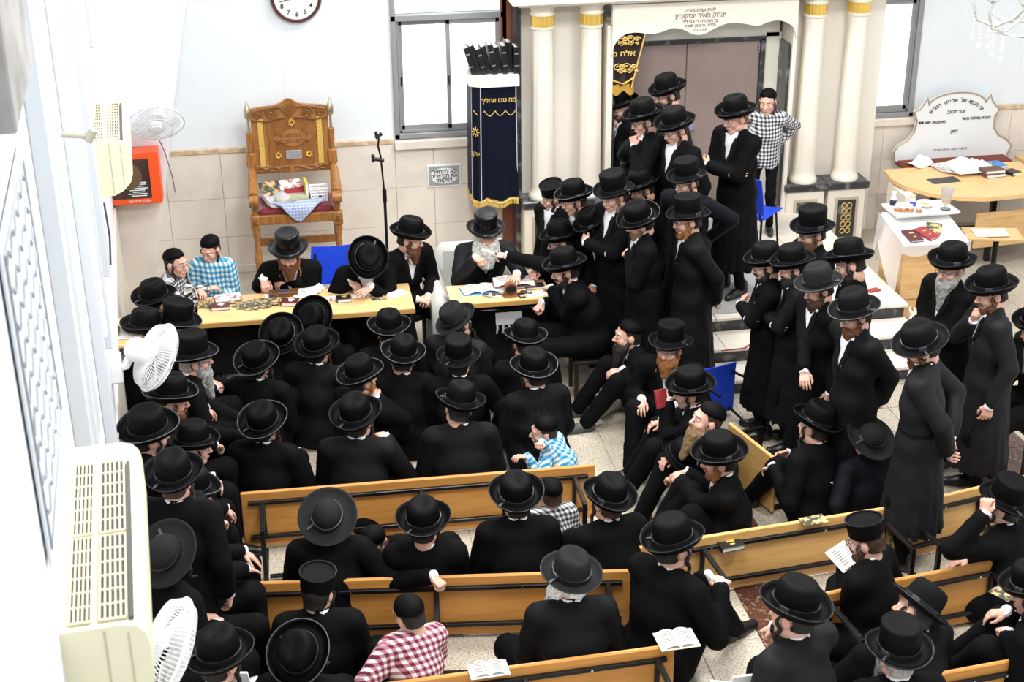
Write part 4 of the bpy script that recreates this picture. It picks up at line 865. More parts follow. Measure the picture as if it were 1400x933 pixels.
hat_velvet=mat('hat_velvet',(.002,.002,.0024),.6,spec=.10); hat_felt=mat('hat_felt',(.004,.004,.0045),.75,spec=.12); hat_grey=mat('hat_grey_felt',(.014,.014,.0145),.8,spec=.15); hat_silk=mat('hat_silk',(.003,.003,.0035),.3,spec=.35)
ribbon=mat('hat_ribbon',(.012,.0125,.014),.34,spec=.4); rim_m=mat('hat_rim',(.015,.015,.017),.4,spec=.4); rim_lt=mat('hat_rim_highlight',(.09,.093,.1),.4,spec=.5)  # the paler rim colour stands in for the highlight along brim edges
plaids={'bw':check_mat('black_white_gingham',(.012,.012,.014),(.22,.22,.23),(.72,.72,.72),.036),'blue':check_mat('blue_gingham',(.015,.19,.36),(.16,.4,.55),(.72,.78,.78),.042),'red':check_mat('red_gingham',(.13,.008,.03),(.42,.18,.22),(.75,.72,.72),.042)}
pin=mat('pinstripe',(.004,.004,.005),.75,spec=.12,noise=(3,(.008,.008,.009),.45,.55,(26,26,.5)))

# head template (ear level origin, looking +y)
def head_prims(child=False):
    p=[E((0,-.012,.045),(.074,.094,.086)),C((0,.028,.0),(0,.046,-.08),.062,.042,k=.02),C((-.034,.015,-.068),(.034,.015,-.068),.04,k=.02),E((0,.072,-.104),(.024,.018,.018),.02),
       E((-.036,.06,-.03),(.03,.026,.026),.018),E((.036,.06,-.03),(.03,.026,.026),.018),C((-.034,.081,.03),(.034,.081,.03),.013,k=.014),C((0,.088,.014),(0,.113,-.028),.0085,.0135,k=.008),E((-.011,.099,-.034),(.009,.01,.008),.006),E((.011,.099,-.034),(.009,.01,.008),.006),
       C((-.02,.09,-.062),(.02,.09,-.062),.0085,k=.007),C((-.014,.09,-.072),(.014,.09,-.072),.0085,k=.005),
       E((-.077,-.008,-.008),(.012,.024,.034),.008),E((.077,-.008,-.008),(.012,.024,.034),.008),
       C((0,-.022,-.05),(0,-.026,-.1),.055,.055,k=.025)]
    return p+[('-',(-.032,.106,.008),.018,.01),('-',(.032,.106,.008),.018,.01)]
HV,HF=surface(head_prims(),.0076)
def tmpl(mb): # triangulate-free template as quads (tris repeated)
    v=np.array(mb.v); f=np.array([(*q,q[-1]) if len(q)==3 else q for q in mb.f if len(q)<=4]); return v,f
def ball(c,r,n=10,m=6): 
    b=MB(); b.lathe([(r*math.sin(PI*i/m) if 0<i<m else 0,-r*math.cos(PI*i/m)) for i in range(m+1)],n,c); return b
eb=MB()
for s in(-1,1): eb.v+=[]; b_=ball((s*.032,.0805,.008),.0118); o=len(eb.v); eb.v+=b_.v; eb.f+=[tuple(i+o for i in f) for f in b_.f]
EV,EF=tmpl(eb); ib=MB()
for s in(-1,1): b_=ball((s*.032,.0885,.007),.0062,8,5); o=len(ib.v); ib.v+=b_.v; ib.f+=[tuple(i+o for i in f) for f in b_.f]
IV,IF=tmpl(ib); lb=MB().tube([(-.022,.094,-.066),(-.01,.1,-.064),(0,.101,-.065),(.01,.1,-.064),(.022,.094,-.066)],[.002,.0045,.005,.0045,.002],6); LV,LF=tmpl(lb)
bb=MB()
for s in(-1,1): bb.tube([(s*.014,.092,.027),(s*.032,.093,.034),(s*.052,.083,.03)],[.003,.004,.002],5)
BV,BF=tmpl(bb)
# hands (right hand: wrist origin, fingers +y, palm -z, thumb -x)
def hand(curl,spread=6,thumb=0):
    p=[C((0,-.022,0),(0,.015,0),.026,.024,(1,0,0),1.15,.02)]
    for i,(x,L) in enumerate(((-.029,.074),(-.0095,.082),(.0095,.076),(.028,.06))):
        p.append(C((x*.55,.02,0),(x,.088,0),.0145,.0115,None,1,.014))
    for i,(x,L) in enumerate(((-.029,.074),(-.0095,.082),(.0095,.076),(.028,.06))):
        a=np.array((x,.088,0.)); ang=0; sp=math.radians((i-1.5)*spread); r=.0095
        for s_,c_ in zip((.46,.31,.23),curl):
            ang+=math.radians(c_+ (4*i if c_>15 else 0)); d=np.array((math.sin(sp)*math.cos(ang),math.cos(sp)*math.cos(ang),-math.sin(ang))); b=a+d*L*s_
            p.append(C(a,b,r,r-.0012,None,1,.003)); a=b; r-=.0012
    t=[(-.018,.018,-.004),(-.044-.012*thumb,.05,-.014),(-.052-.02*thumb,.078,-.026),(-.05-.022*thumb,.1,-.032)]
    if curl[0]>50: t=[(-.018,.018,-.006),(-.04,.05,-.024),(-.026,.075,-.042),(-.006,.082,-.046)]
    for a,b,r in zip(t,t[1:],(.0145,.011,.0095)): p.append(C(a,b,r,r-.002,None,1,.006))
    return surface(p,.0058)
HANDS={'relax':hand((22,28,18)),'flat':hand((4,6,4),10,.6),'spread':hand((8,8,5),16,1),'fist':hand((72,80,45),2),'pen':hand((48,48,25),3)}
# shoe template: heel at origin, toe +y
SV,SF=surface([C((0,-.03,.03),(0,.06,.035),.04,.038,(1,0,0),.95,.03),C((0,.06,.03),(0,.17,.022),.042,.03,(1,0,0),1.05,.03),C((0,-.03,.05),(0,-.03,.1),.042,.044,None,1,.03),('cut',lambda P:-P[:,2]-.0)],.0125)
shoe_me=np_mesh('shoe',SV,SF,shoe_m); sandal_me=np_mesh('sandal',SV,SF,sock)
# shared head wear and hair, all in the head frame
def cut_y(v): return ('cut',lambda P:P[:,1]-v)
HAIRV=surface([E((0,-.016,.047),(.0815,.099,.088)),C((0,-.035,.0),(0,-.055,-.075),.068,.056,(1,0,0),1.1,.03),('cut',lambda P:np.maximum(P[:,1]-.028-.35*np.maximum(0,P[:,2]-.03),-.058-P[:,2])),('cut',lambda P:-(np.sqrt((P[:,0]**2-.0055)**2*60+(P[:,1]+.006)**2+(P[:,2]+.01)**2)-.036))],.009)
def fuzz(a,f): return ('add',lambda P:a*np.sin(f*P[:,0]+1.3*np.sin(f*.6*P[:,2]))*np.sin(f*1.1*P[:,1]+f*.3*P[:,2]))
jaw=[C((s*.07,.0,-.03),(s*.056,.035,-.085),.016,.026,None,1,.02) for s in(-1,1)]+[C((s*.056,.035,-.085),(0,.07,-.112),.026,.03,None,1,.02) for s in(-1,1)]+[C((s*.03,.088,-.058),(0,.1,-.05),.009,.01,None,1,.01) for s in(-1,1)]
mouth=[('-',(0,.112,-.066),.014,.01)]
BEARDS={'short':surface(jaw+[fuzz(.002,160)]+mouth,.008),
 'full':surface(jaw+[C((0,.06,-.11),(0,.085,-.19),.05,.026,(1,0,0),1.25,.03),fuzz(.004,120)]+mouth,.009),
 'long':surface(jaw+[C((0,.058,-.11),(0,.1,-.29),.058,.022,(1,0,0),1.2,.03),fuzz(.005,110)]+mouth,.010),
 'huge':surface(jaw+[C((0,.05,-.10),(0,.1,-.25),.085,.05,(1,0,0),1.3,.03),C((-.06,.02,-.06),(-.07,.06,-.16),.04,.05,None,1,.03),C((.06,.02,-.06),(.07,.06,-.16),.04,.05,None,1,.03),fuzz(.007,90)]+mouth,.011)}
_mc={}
def shared(key,make):
    if key not in _mc: _mc[key]=make()
    return _mc[key]
def sidelock(s,l):
    def mk():
        return MB().tube([(s*(.08+.006*math.sin(t*9)),.022+.012*math.sin(t*14)+.03*t,.012-l*t) for t in np.linspace(0,1,16)],[.007+.006*math.sin(PI*min(1,t*1.1)) for t in np.linspace(0,1,16)],6)
    return mk()
def hat_parts(kind):
    """crown+brim lathe, ribbon band, brim edge, bow"""
    B={'velvet':.168,'stiff':.163,'felt':.168,'round':.176,'silk':.163}[kind]; rc={'velvet':.101,'stiff':.098,'felt':.1,'round':.088,'silk':.098}[kind]; H={'velvet':.138,'stiff':.155,'felt':.138,'round':.112,'silk':.155}[kind]; curl={'velvet':.034,'stiff':.016,'felt':.014,'round':.008,'silk':.016}[kind]
    if kind in('stiff','silk'): top=[(rc+.004,.03),(rc+.001,H*.5),(rc+.003,H-.012),(rc-.004,H-.002),(rc-.02,H),(rc-.035,H-.004),(0,H-.006)]
    elif kind=='round': top=[(rc-.002,.03)]+[(rc*math.cos(a),.03+(H-.03)*math.sin(a)) for a in np.linspace(.15,PI/2-.05,8)]+[(0,H)]
    else: top=[(rc+.001,.03),(rc-.002,H*.55),(rc-.008,H*.8),(rc-.02,H*.95),(rc-.04,H*1.0),(rc-.06,H*.985),(0,H*.965)]
    bz=lambda r:curl*max(0,(r-rc-.01)/(B-rc-.01))**2.4-.012*math.sin(PI*max(0,min(1,(r-rc)/(B-rc))))
    prof=[(rc-.012,.004)]+[(r,bz(r)-.004) for r in np.linspace(rc+.005,B,7)]+[(r,bz(r)+.004) for r in np.linspace(B-.0005,rc+.006,7)]+[(rc+.003,.006)]+top
    def shape(p,r,z,t):
        k=(max(0,r-rc)/(B-rc)); x,y,zz=p.x,p.y*(1.1 if r<=rc+.01 else 1.1-.04*k),p.z
        if kind in('felt','velvet') and r<rc*.75 and z>H*.6: zz-=(.012 if kind=='felt' else .006)*max(0,1-(x/.03)**2)
        if kind=='felt' and z>.03: x*=1-.12*max(0,y/.1)*(z/H)
        zz+=(.012 if kind in('stiff','silk','velvet') else .004)*k*(math.cos(2*t)*1.0)  # brim dips fore and aft, lifts at the sides
        return (x,y,zz)
    body=MB().lathe(prof,40,fn=shape)
    band=MB().lathe([(rc+.002,.004),(rc+.0065,.005),(rc+.006,.034),(rc+.0015,.035)],40,fn=lambda p,r,z,t:(p.x,p.y*1.1,p.z))
    rim=MB().tube([(B*math.cos(t),B*math.sin(t)*1.06,curl+(.012 if kind in('stiff','silk','velvet') else .004)*math.cos(2*t)) for t in np.linspace(0,2*PI,41)[:-1]],.0032,5,True)
    bow=MB().box((-rc-.0075,0,.02),(.007,.05,.03),bev=.002).box((-rc-.03,-.012,.004),(.05,.016,.004),rot=(0,-.05,.25),bev=.0015)
    return body,band,rim,bow
HM={'velvet':hat_velvet,'stiff':hat_velvet,'felt':hat_felt,'round':hat_grey,'silk':hat_silk,'greyfelt':hat_grey}
def put_hat(parent,M,kind,light_rim,tilt=0,bow=0):
    T=M@MX.Translation((0,-.008,.052))@MX.Rotation(math.radians(tilt),4,'X')
    if kind in('cap','capgrey'):
        me=shared('cap',lambda:MB().lathe([(.088*math.cos(a),.0+.078*math.sin(a)) for a in np.linspace(-.12,PI/2-.02,9)]+[(0,.078)],28,(0,-.012,.0),sy=1.16).mesh('skullcap',hat_velvet,'all'))
        return link('skullcap',me,parent,mtx=M@MX.Translation((0,-.014,.062))@MX.Rotation(math.radians(14+tilt),4,'X'))
    if kind=='fur':
        me=shared('fur',lambda:MB().lathe([(.085,0),(.095,.002),(.097,.04),(.102,.1),(.1,.108),(.09,.108),(.086,.1),(0,.098)],32,sy=1.1).mesh('fur_hat',hat_velvet,True))
        o=link('fur_hat',me,parent,mtx=T@MX.Translation((0,0,-.01))); link('hat_seam',shared('furb',lambda:MB().tube([(.1015*math.cos(t),.112*math.sin(t),.104) for t in np.linspace(0,2*PI,33)[:-1]],.003,5,True).mesh('hat_seam',rim_m,True)),o); return o
    k='felt' if kind=='greyfelt' else kind
    pr=shared(('h',k),lambda:hat_parts(k))
    o=link('hat',shared(('hb',kind),lambda:pr[0].mesh('hat',HM[kind],'all')),parent,mtx=T)
    link('hat_band',shared(('hn',k),lambda:pr[1].mesh('hat_band',ribbon,True)),o); link('brim_edge',shared(('hr',k,light_rim),lambda:pr[2].mesh('brim_edge',rim_lt if light_rim else rim_m,True)),o)
    link('hat_bow',shared(('hw',k),lambda:pr[3].mesh('hat_bow',mat('bow_satin_highlight',(.05,.052,.058),.35,spec=.5),True)),o,rot=(0,0,bow)); return o  # bow coloured lighter than the band to paint in its satin highlight
def glasses_me():
    g=MB()
    for s in(-1,1): g.tube([(s*.032+.021*math.cos(a),.108-.006*abs(math.cos(a)),.004+.016*math.sin(a)) for a in np.linspace(0,2*PI,17)[:-1]],.0022,5,True); g.tube([(s*.053,.102,.008),(s*.076,.05,.008),(s*.08,-.01,.005)],.002,5)
    g.tube([(-.011,.108,.006),(0,.111,.009),(.011,.108,.006)],.002,5); return g.mesh('glasses',mat('spectacle_frame',(.25,.25,.25),.3,.6),True)

def ik(A,T,l1,l2,hint):
    A,T,hint=V(A),V(T),V(hint); d=T-A; L=d.length; mx=(l1+l2)*.995
    if L>mx: T=A+d*(mx/L); d=T-A; L=mx
    L=max(L,abs(l1-l2)+.02); a=(l1*l1-l2*l2+L*L)/(2*L); h=math.sqrt(max(0,l1*l1-a*a)); n=d.normalized(); p=hint-n*hint.dot(n); p=p.normalized() if p.length>1e-6 else n.orthogonal()
    return A+n*a+p*h,T
def frame_yz(y,z):
    y=V(y).normalized(); z=V(z); z=(z-y*z.dot(y)).normalized(); x=y.cross(z); return MX(((x.x,y.x,z.x),(x.y,y.y,z.y),(x.z,y.z,z.z)))
PEOPLE={}
def person(key,px,py,pose,face,label,hd=(0,10,0),hat='velvet',beard=None,hair='black',pey='same',gl=False,lean=None,side=0,arms=('lap','lap'),s=1.0,hs=None,gz=0,coat=0,legs=None,sk=0,rim=None,tilt=0,hz=None,twist=0,hem=.26,shoes='shoe',belt=False,z=None):
    hs=hs or (s if s>.9 else .5+.5*s)
    away=(face<60 or face>310)
    if not away and hat in('velvet','stiff','felt','greyfelt','silk') and hd[1]<40: tilt+=4
    if away and hat in('velvet','stiff','felt','round','greyfelt'): tilt+=11; hd=(hd[0],hd[1]-7,hd[2])
    lean={'stand':4,'chair':10,'floor':9,'cross':9}[pose] if lean is None else lean
    hz={'stand':.93*s,'chair':.50,'floor':.11,'cross':.11}[pose] if hz is None else hz
    a1,a2=math.radians(lean*.75),math.radians(lean*1.35); sd=math.radians(side)
    def up(a): return V((math.sin(sd),math.sin(a)*math.cos(sd),math.cos(a)*math.cos(sd)))
    t1,t2=up(a1),up(a2); H=V((0,0,hz)); Cc=H+t1*.27*s; N=Cc+t2*.23*s
    tw=math.radians(-twist); r=V((math.cos(tw),math.sin(tw),0)); r=(r-t2*r.dot(t2)).normalized(); f=t2.cross(r)
    tn=(t2*.55+V((0,.12,.5))).normalized(); Hc=N+tn*.143*s
    M=MX.Translation(Hc)@MX.Rotation(-math.radians(hd[0]),4,'Z')@MX.Rotation(-math.radians(hd[1]),4,'X')@MX.Rotation(math.radians(hd[2]),4,'Y')@MX.Scale(hs,4)
    ref=M@V((0,-.008,.056)); rz=-math.radians(face); R2=MX.Rotation(rz,3,'Z')
    w=at(px,py,z=gz+ref.z if z is None else z); o2=R2@V((ref.x,ref.y,0)); base=V((w.x-o2.x,w.y-o2.y,gz if z is None else z-ref.z))
    root=tag(empty('person',base,rz),label,'person'); PEOPLE[key]=root
    Ri=R2.transposed()
    def loc(p): return Ri@(V(p)-base)
    # legs
    L1,L2=.43*s,.42*s
    hipj={q:H+V((q*.09*s,0,-.02)) for q in(-1,1)}
    def lg(q):
        if legs and legs.get(q): fx,fy,fz,kx,ky,kz=legs[q]; return V((fx,fy,fz)),V((kx,ky,kz))
        if pose=='stand': return V((q*.11*s,.0,.085)),V((0,1,0))
        if pose=='chair': return V((q*.14*s,.44*s,.085)),V((q*.15,.4,1))
        if pose=='cross': return V((-q*.10,.30*s,.09)),V((q*1.0,.5,.18))
        return V((q*.13*s,.52*s,.075)),V((q*.15,.2,1))
    knee={};ank={}
    for q in(-1,1):
        T,hint=lg(q); knee[q],ank[q]=ik(hipj[q],T,L1,L2,hint)
    sh={q:N-t2*.042*s+r*q*(.165 if coat in plaids else .186)*s for q in(-1,1)}
    tp=[]; tk=.76 if pose=='stand' else 1
    for q in(-1,1): tp+=[C(hipj[q],knee[q],.102*s*tk,.08*s*tk),C(knee[q],ank[q],.078*s*tk,.062*s*tk)]
    tp+=[E(H,(.155*s,.115*s,.11*s)),('add',lambda P:.004*np.sin(31*P[:,2]+9*P[:,0])*np.sin(27*P[:,1]+4))]
    tv,tf=surface(tp,.028); link('trousers',np_mesh('trousers',tv,tf,trouser),root)
    for q in(-1,1):
        kd=ank[q]-knee[q]; toe=V((q*.15,1,0)) if pose!='cross' else V((q*.2-q*.6,.8,0)); 
        if pose in('floor',) and not legs: toe=V((q*.1,1,-.0))
        M3=frame_yz(toe,(0,0,1)); link('shoe' if shoes=='shoe' else 'sandal',shoe_me if shoes=='shoe' else sandal_me,root,mtx=MX.Translation(ank[q]-V((0,0,.075 if ank[q].z<.3 else .05)))@M3.to_4x4()@MX.Scale(s,4))
    # arms
    AR={}
    for q,spec in zip((-1,1),arms):
        S=sh[q]; hint=V((q*.55,-.3,-1)); fd=None; bn=V((0,.2,1)); ht='relax'; sy=S.y; sz=S.z
        if isinstance(spec,tuple) and spec[0]=='px':
            T=loc(at(spec[1],spec[2],z=spec[3])); ht=spec[4] if len(spec)>4 else 'relax'; bn=V(spec[5]) if len(spec)>5 else bn; hint=V(spec[6]) if len(spec)>6 and spec[6] else hint; fd=V(spec[7]) if len(spec)>7 else None
            if fd is None: fd=(T-S).normalized()+V((-q*.35,.1,-.25)); 
            T=T-fd.normalized()*.08*s
        elif isinstance(spec,tuple): T=V(spec[0:3]); ht=spec[3] if len(spec)>3 else ht
        elif spec=='lap': T=V((q*.085*s,.27*s+sy*.3,hz+.13*s)); fd=V((-q*.75,.65,-.1)); bn=V((0,.4,1))
        elif spec=='knee': T=knee[q]*.92+V((0,0,.085))+(S-knee[q]).normalized()*.03; fd=V((-q*.15,.85,-.5)); bn=V((0,.4,1))
        elif spec=='clasp': T=(knee[-1]+knee[1])/2+V((q*.09,.075,-.02)); fd=V((-q,.25,-.1)); bn=V((0,1,.2)); hint=V((q*.6,-.25,-1))
        elif spec=='cross': T=V((-q*.085*s,sy+(.155 if q>0 else .205)*s,sz-(.25 if q>0 else .225)*s)); fd=V((-q,-.4,.2)); bn=V((0,1,.15)); hint=V((q*.8,.1,-1))
        elif spec=='behind': T=V((q*.07,-.19*s+sy*.3,hz+(.06 if q>0 else .0))); fd=V((-q*.75,-.1,-.6)); bn=V((0,1,.0)); hint=V((q,-.8,0))
        elif spec=='side': T=V((q*.245*s,.04*s,hz-.06*s)); fd=V((0,.12,-1)); bn=V((q,.1,0)); hint=V((q*.4,-1,0))
        elif spec=='chin': T=V(Hc)+V((q*.05,.095,-.235))*s; fd=V((-q*.25,.15,1)); bn=V((q*.5,.8,.0)); hint=V((q*.7,.35,-1)); ht='fist'
        elif spec=='hip': T=V((q*.15*s,-.13*s,hz+.12*s)); fd=V((-q*.5,-.4,-.6)); bn=V((q*.3,-1,.2)); hint=V((q,-.75,0)); ht='flat'
        elif spec=='hat': T=(M@V((q*.165,.05,.04))); fd=V((-q*.3,.3,1)); bn=V((q,.3,.1)); hint=V((q*1.0,.2,-.6)); ht='fist'; T=T-fd.normalized()*.09
        E_,W=ik(S,T,.285*s,.265*s,hint); fd=(W-E_).normalized() if fd is None else (fd.normalized()+(W-E_).normalized()*.35); AR[q]=(S,E_,W,fd,bn,ht)
    # coat
    wide=r; cp=[C(H+V((0,0,.0)),Cc,.132*s,.132*s,wide,1.3,.05),C(Cc,N-t2*.10*s,.132*s,.11*s,wide,1.38,.05),C(sh[-1]+(sh[1]-sh[-1])*.06,sh[1]+(sh[-1]-sh[1])*.06,.08*s,None,None,1,.055)]
    for q in(-1,1):
        cp+=[C(sh[q]*.45+N*.55-t2*.012,N+tn*.018*s-f*.012,-.0+.056*s,.05*s,None,1,.04),C(N+tn*.042*s-f*.06*s,N+tn*.012*s+r*q*.062*s-f*.01,.017*s,.016*s,None,1,.012),C(N+tn*.012*s+r*q*.062*s-f*.01,N-t2*.035*s+r*q*.06*s+f*.055*s,.016*s,.014*s,None,1,.015)]
    armp=[]
    for q in(-1,1):
        S,E_,W,fd,bn,ht=AR[q]; armp+=[C(S,E_,.078*s,.063*s,None,1,.014),C(E_,W,.064*s,.052*s,None,1,.014)]
    plaid=coat in plaids; trunk=list(cp); cp=[]
    long_=pose=='stand' and not plaid and hem<.8
    if long_: cp+=[C(H-V((0,0,.02)),V((0,.0,hem-.06)),.152*s,.215*s,(1,0,0),1.12,.06),('cut',lambda P:hem-P[:,2]),('add',lambda P:.009*np.sin(26*np.arctan2(P[:,1],P[:,0])*.35*2)*np.clip((hz-P[:,2])/.6,0,1))]
    elif pose=='stand': cp+=[C(H,H-V((0,0,.1)),.14*s,.145*s,(1,0,0),1.12,.05),('cut',lambda P:hz-.13*s-P[:,2])]
    elif pose=='chair' and not plaid: cp+=[E(H,(.18*s,.15*s,.13*s),.05)]+[C(hipj[q]+V((q*.02,0,.02)),hipj[q]*.45+knee[q]*.55,.105*s,.09*s,None,1,.05) for q in(-1,1)]
    else:
        cp+=[E(H,(.18*s,.16*s,.13*s),.08)]
        if not plaid: cp+=[C(hipj[q]+V((q*.03,0,.0)),hipj[q]*.5+knee[q]*.5,.125*s,.11*s,None,1,.05) for q in(-1,1)]
    # open V at the neck
    O=Cc.copy(); Ci=np.array((r,f,t2)).T.astype(np.float32); Oo=_v(N); vw=.0 if plaid else .062
    def vee(P):
        L=(P-Oo)@Ci; h=-L[:,2]; return -np.maximum(np.maximum(np.abs(L[:,0])-vw*np.clip(1-h/.24,0,1)*s,.03*s-L[:,1]),h-.24*s)
    fold=('add',lambda P:.0045*np.sin(29*P[:,0]+17*P[:,2]+3*np.sin(21*P[:,1]))*np.sin(24*P[:,1]-13*P[:,2]+2)*1.0)
    def front(xs,hs_):
        """distance in front of the spine of the closed coat surface at (x,h) in the trunk frame"""
        X=np.repeat(np.asarray(xs,np.float32)[:,None],50,1); Hh=np.repeat(np.asarray(hs_,np.float32)[:,None],50,1); Y=np.repeat(np.linspace(.30,-.06,50,dtype=np.float32)[None],len(xs),0)
        Pq=Oo+np.stack((X,Y,-Hh),-1).reshape(-1,3)@Ci.T; D=field(Pq,trunk).reshape(len(xs),50)<0; k=np.where(D.any(1),D.argmax(1),40); return np.linspace(.30,-.06,50)[k]
    def on_front(x,h,y): return N+r*x+f*y-t2*h
    vpan=None; lap=None
    if not plaid:
        hh=np.linspace(-.01,.25,8)*s; us=np.linspace(-1,1,7); gx=[];gh=[]
        for h in hh:
            for u in us: gx.append(u*(vw*max(.02,1-h/(.24*s))+.012)*s); gh.append(h)
        yy=front(gx,gh); pts=[on_front(x,h,min(y,.16*s)-.009) for x,h,y in zip(gx,gh,yy)]; vpan=[pts[i*7:(i+1)*7] for i in range(8)]
        if 95<face<300:
            lap=[]
            for q in(-1,1):
                lx=[];lh=[]
                for h in np.linspace(.0,.235,7)*s:
                    x0=vw*max(0,1-h/(.24*s))*s; wd=(.012+.034*math.sin(PI*min(1,h/(.24*s)+.12)))*s
                    for e_ in(0,.5,1): lx.append(q*(x0-.004+wd*e_)); lh.append(h)
                yy=front(lx,lh); pts=[on_front(x,h,y+.0045) for x,h,y in zip(lx,lh,yy)]; lap.append([pts[i*3:(i+1)*3] for i in range(7)])
    belt_pts=None
    if belt:
        an=np.linspace(0,2*PI,33)[:-1]; R_=np.linspace(.34,.05,40); z0=hz+.10*s; cy=t1.y*.1
        Pq=np.array([(R*math.cos(a),R*math.sin(a)+cy,z0) for a in an for R in R_],np.float32); D=field(Pq,trunk[:2]+[c for c in cp if c[0] in 'ce']).reshape(len(an),40)<0
        belt_pts=[(R_[k]*math.cos(a)*1.0,R_[k]*math.sin(a)+cy) for a,k in zip(an,D.argmax(1))]
    cp=trunk+([] if plaid else [('cut',vee)])+armp+[c for c in cp if c[0] in('c','e')]+[c for c in cp if c[0] not in('c','e')]+[fold]
    cv,cf=surface(cp,.0225); cm=plaids[coat] if plaid else (pin if coat=='pin' else wool[coat])
    co=link('shirt' if plaid else ('coat' if long_ else 'jacket'),np_mesh('coat',cv,cf,cm),root)
    if lap:
        for g in lap: MB().sheet(g,.006).build('lapel',wool[1],co,True)
    if belt_pts:
        b=MB(); n_=len(belt_pts); vs_=[];z0=hz+.10*s
        for (x,y) in belt_pts: vs_+=[(x*1.03,y*1.03,z0-.018),(x*1.05,y*1.05,z0-.016),(x*1.05,y*1.05,z0+.016),(x*1.03,y*1.03,z0+.018)]
        b._add(vs_,[(i*4+k,((i+1)%n_)*4+k,((i+1)%n_)*4+(k+1)%4,i*4+(k+1)%4) for i in range(n_) for k in range(4)]); b.build('sash',wool[1],co,True)
    # shirt front, collar, cuffs
    if vpan: MB().sheet(vpan,.004).build('shirt_front',shirt_m,root,True)
    sm_=MB(); cd=(Hc-N).normalized(); ca=N+cd*.012*s-f*.006
    fm=frame_yz(f,cd).to_4x4(); sm_.X=MX.Translation(ca)@fm@MX.Scale(s,4); sm_.lathe([(.06,.0),(.068,-.005),(.065,.038),(.059,.042),(.057,.0)],18); sm_.X=MX.Identity(4)
    sm_.build('shirt_collar',plaids[coat] if plaid else shirt_m,root,True)
    for q in(-1,1): S,E_,W,fd,bn,ht=AR[q]; d=(W-E_).normalized(); MB().cyl(W+d*.02*s,W+d*.053*s,.035*s,.033*s,12).build('cuff',plaids[coat] if plaid else shirt_m,root,True)
    # continuous body: head, neck, trunk, arms and hands in one mesh
    vs=[];fs=[];ms=[];off=0
    def addp(v,fc,mi,X):
        nonlocal off
        A=np.array(X); v=v@A[:3,:3].T+A[:3,3]; 
        if np.linalg.det(A[:3,:3])<0: fc=fc[:,::-1]
        vs.append(v); fs.append(fc+off); ms.append(np.full(len(fc),mi)); off+=len(v)
    addp(HV,HF,0,M); addp(EV,EF,1,M); addp(IV,IF,2,M); addp(LV,LF,3,M); addp(BV,BF,4,M)
    core=[C(H,Cc,.08*s,.08*s,wide,1.2),C(Cc,N,.08*s,.055*s,wide,1.2),C(N-t2*.03,Hc-tn*.05,.052*s,.055*s)]
    for q in(-1,1):
        S,E_,W,fd,bn,ht=AR[q]; core+=[C(N-t2*.06,S,.05*s,.045*s),C(S,E_,.042*s,.036*s),C(E_,W,.036*s,.026*s)]
    kv,kf=surface(core,.036); addp(kv,kf,0,MX.Identity(4))
    for q in(-1,1):
        S,E_,W,fd,bn,ht=AR[q]; X=MX.Translation(W+(W-E_).normalized()*.02*s)@frame_yz(fd,bn).to_4x4()@MX.Scale(s*1.0,4)
        if q<0: X=X@MX.Diagonal((-1,1,1,1))
        hv,hf=HANDS[ht]; addp(hv,hf,0,X)
    hcol=hairc[hair]
    link('body',np_mesh('body',np.concatenate(vs),np.concatenate(fs),[skin[sk],eye_white,iris,lipm,hcol],np.concatenate(ms)),root)
    link('hair',shared(('hair',hair),lambda:np_mesh('hair',*HAIRV,hcol)),root,mtx=M)
    if beard: bt,bc=beard; link('beard',shared(('beard',bt,bc),lambda:np_mesh('beard',*BEARDS[bt],hairc[bc])),root,mtx=M)
    pc=(beard[1] if beard else hair) if pey=='same' else pey
    if pc:
        ln=.2 if pc!='white' else .14
        for q in(-1,1): link('sidelock',shared(('pey',q,pc,ln),lambda:sidelock(q,ln).mesh('sidelock',hairc[pc],'all')),root,mtx=M)
    if gl: link('glasses',shared('gl',glasses_me),root,mtx=M)
    if hat: put_hat(root,M,hat,(rng.random()<.45) if rim is None else rim,tilt,rng.choice([0,0,.5,.9,-.6]))
    return root

# --- the row along the side wall
wbn=tag(empty('wall_bench',(0,0,0)),'plain long bench along the side wall under the seated row','bench')
MB().box((wall_x(8.1)+.27,8.1,.42),(.36,5.6,.035),rz=WA,bev=.005).build('seat',bench_wood,wbn)
for y in(5.6,7.0,8.5,10.2): MB().box((wall_x(y)+.27,y,.2),(.3,.04,.4)).build('leg',black_metal,wbn)
person('L1',211,406,'chair',35,'man with his back turned at the left end of the writing table',hd=(5,12,0),arms=('lap','lap'),s=.98)
person('L3',198,447,'chair',70,'man in black hat just above the white fan by the side wall',hd=(-10,15,0))
person('L2',243,438,'chair',75,'bespectacled man in tall hat seated below the table\'s left end',hd=(20,12,0),hat='stiff',gl=True,beard=('short','black'),rim=True)
person('L4',264,483,'chair',85,'grey-bearded man with glasses looking right from beside the white fan',hd=(-5,2,0),hat='stiff',gl=True,beard=('long','grey'),hair='grey',arms=('knee','knee'))
person('L5',233,538,'chair',90,'man with light brown beard below the white fan, face in profile',hd=(-5,10,0),beard=('short','auburn'),arms=(('px',297,563,.62),('px',312,612,.55)),rim=True)
person('L6',203,586,'chair',75,'man under a very broad black brim behind the large air conditioner',hd=(-10,5,8),arms=('lap',('px',292,563,.72)),s=1.08,tilt=8)
person('L7',264,602,'chair',85,'man whose hat peeks out behind the near wall-side hat, hands clasped',hd=(0,8,0),arms=(('px',293,664,.62),('px',288,668,.6)),s=.93,lean=25)
person('L8',238,648,'stand',15,'man seen from behind with white collar beside the large air conditioner',hd=(0,8,0),hat='velvet',arms=('side','side'),s=.95,hair='brown')
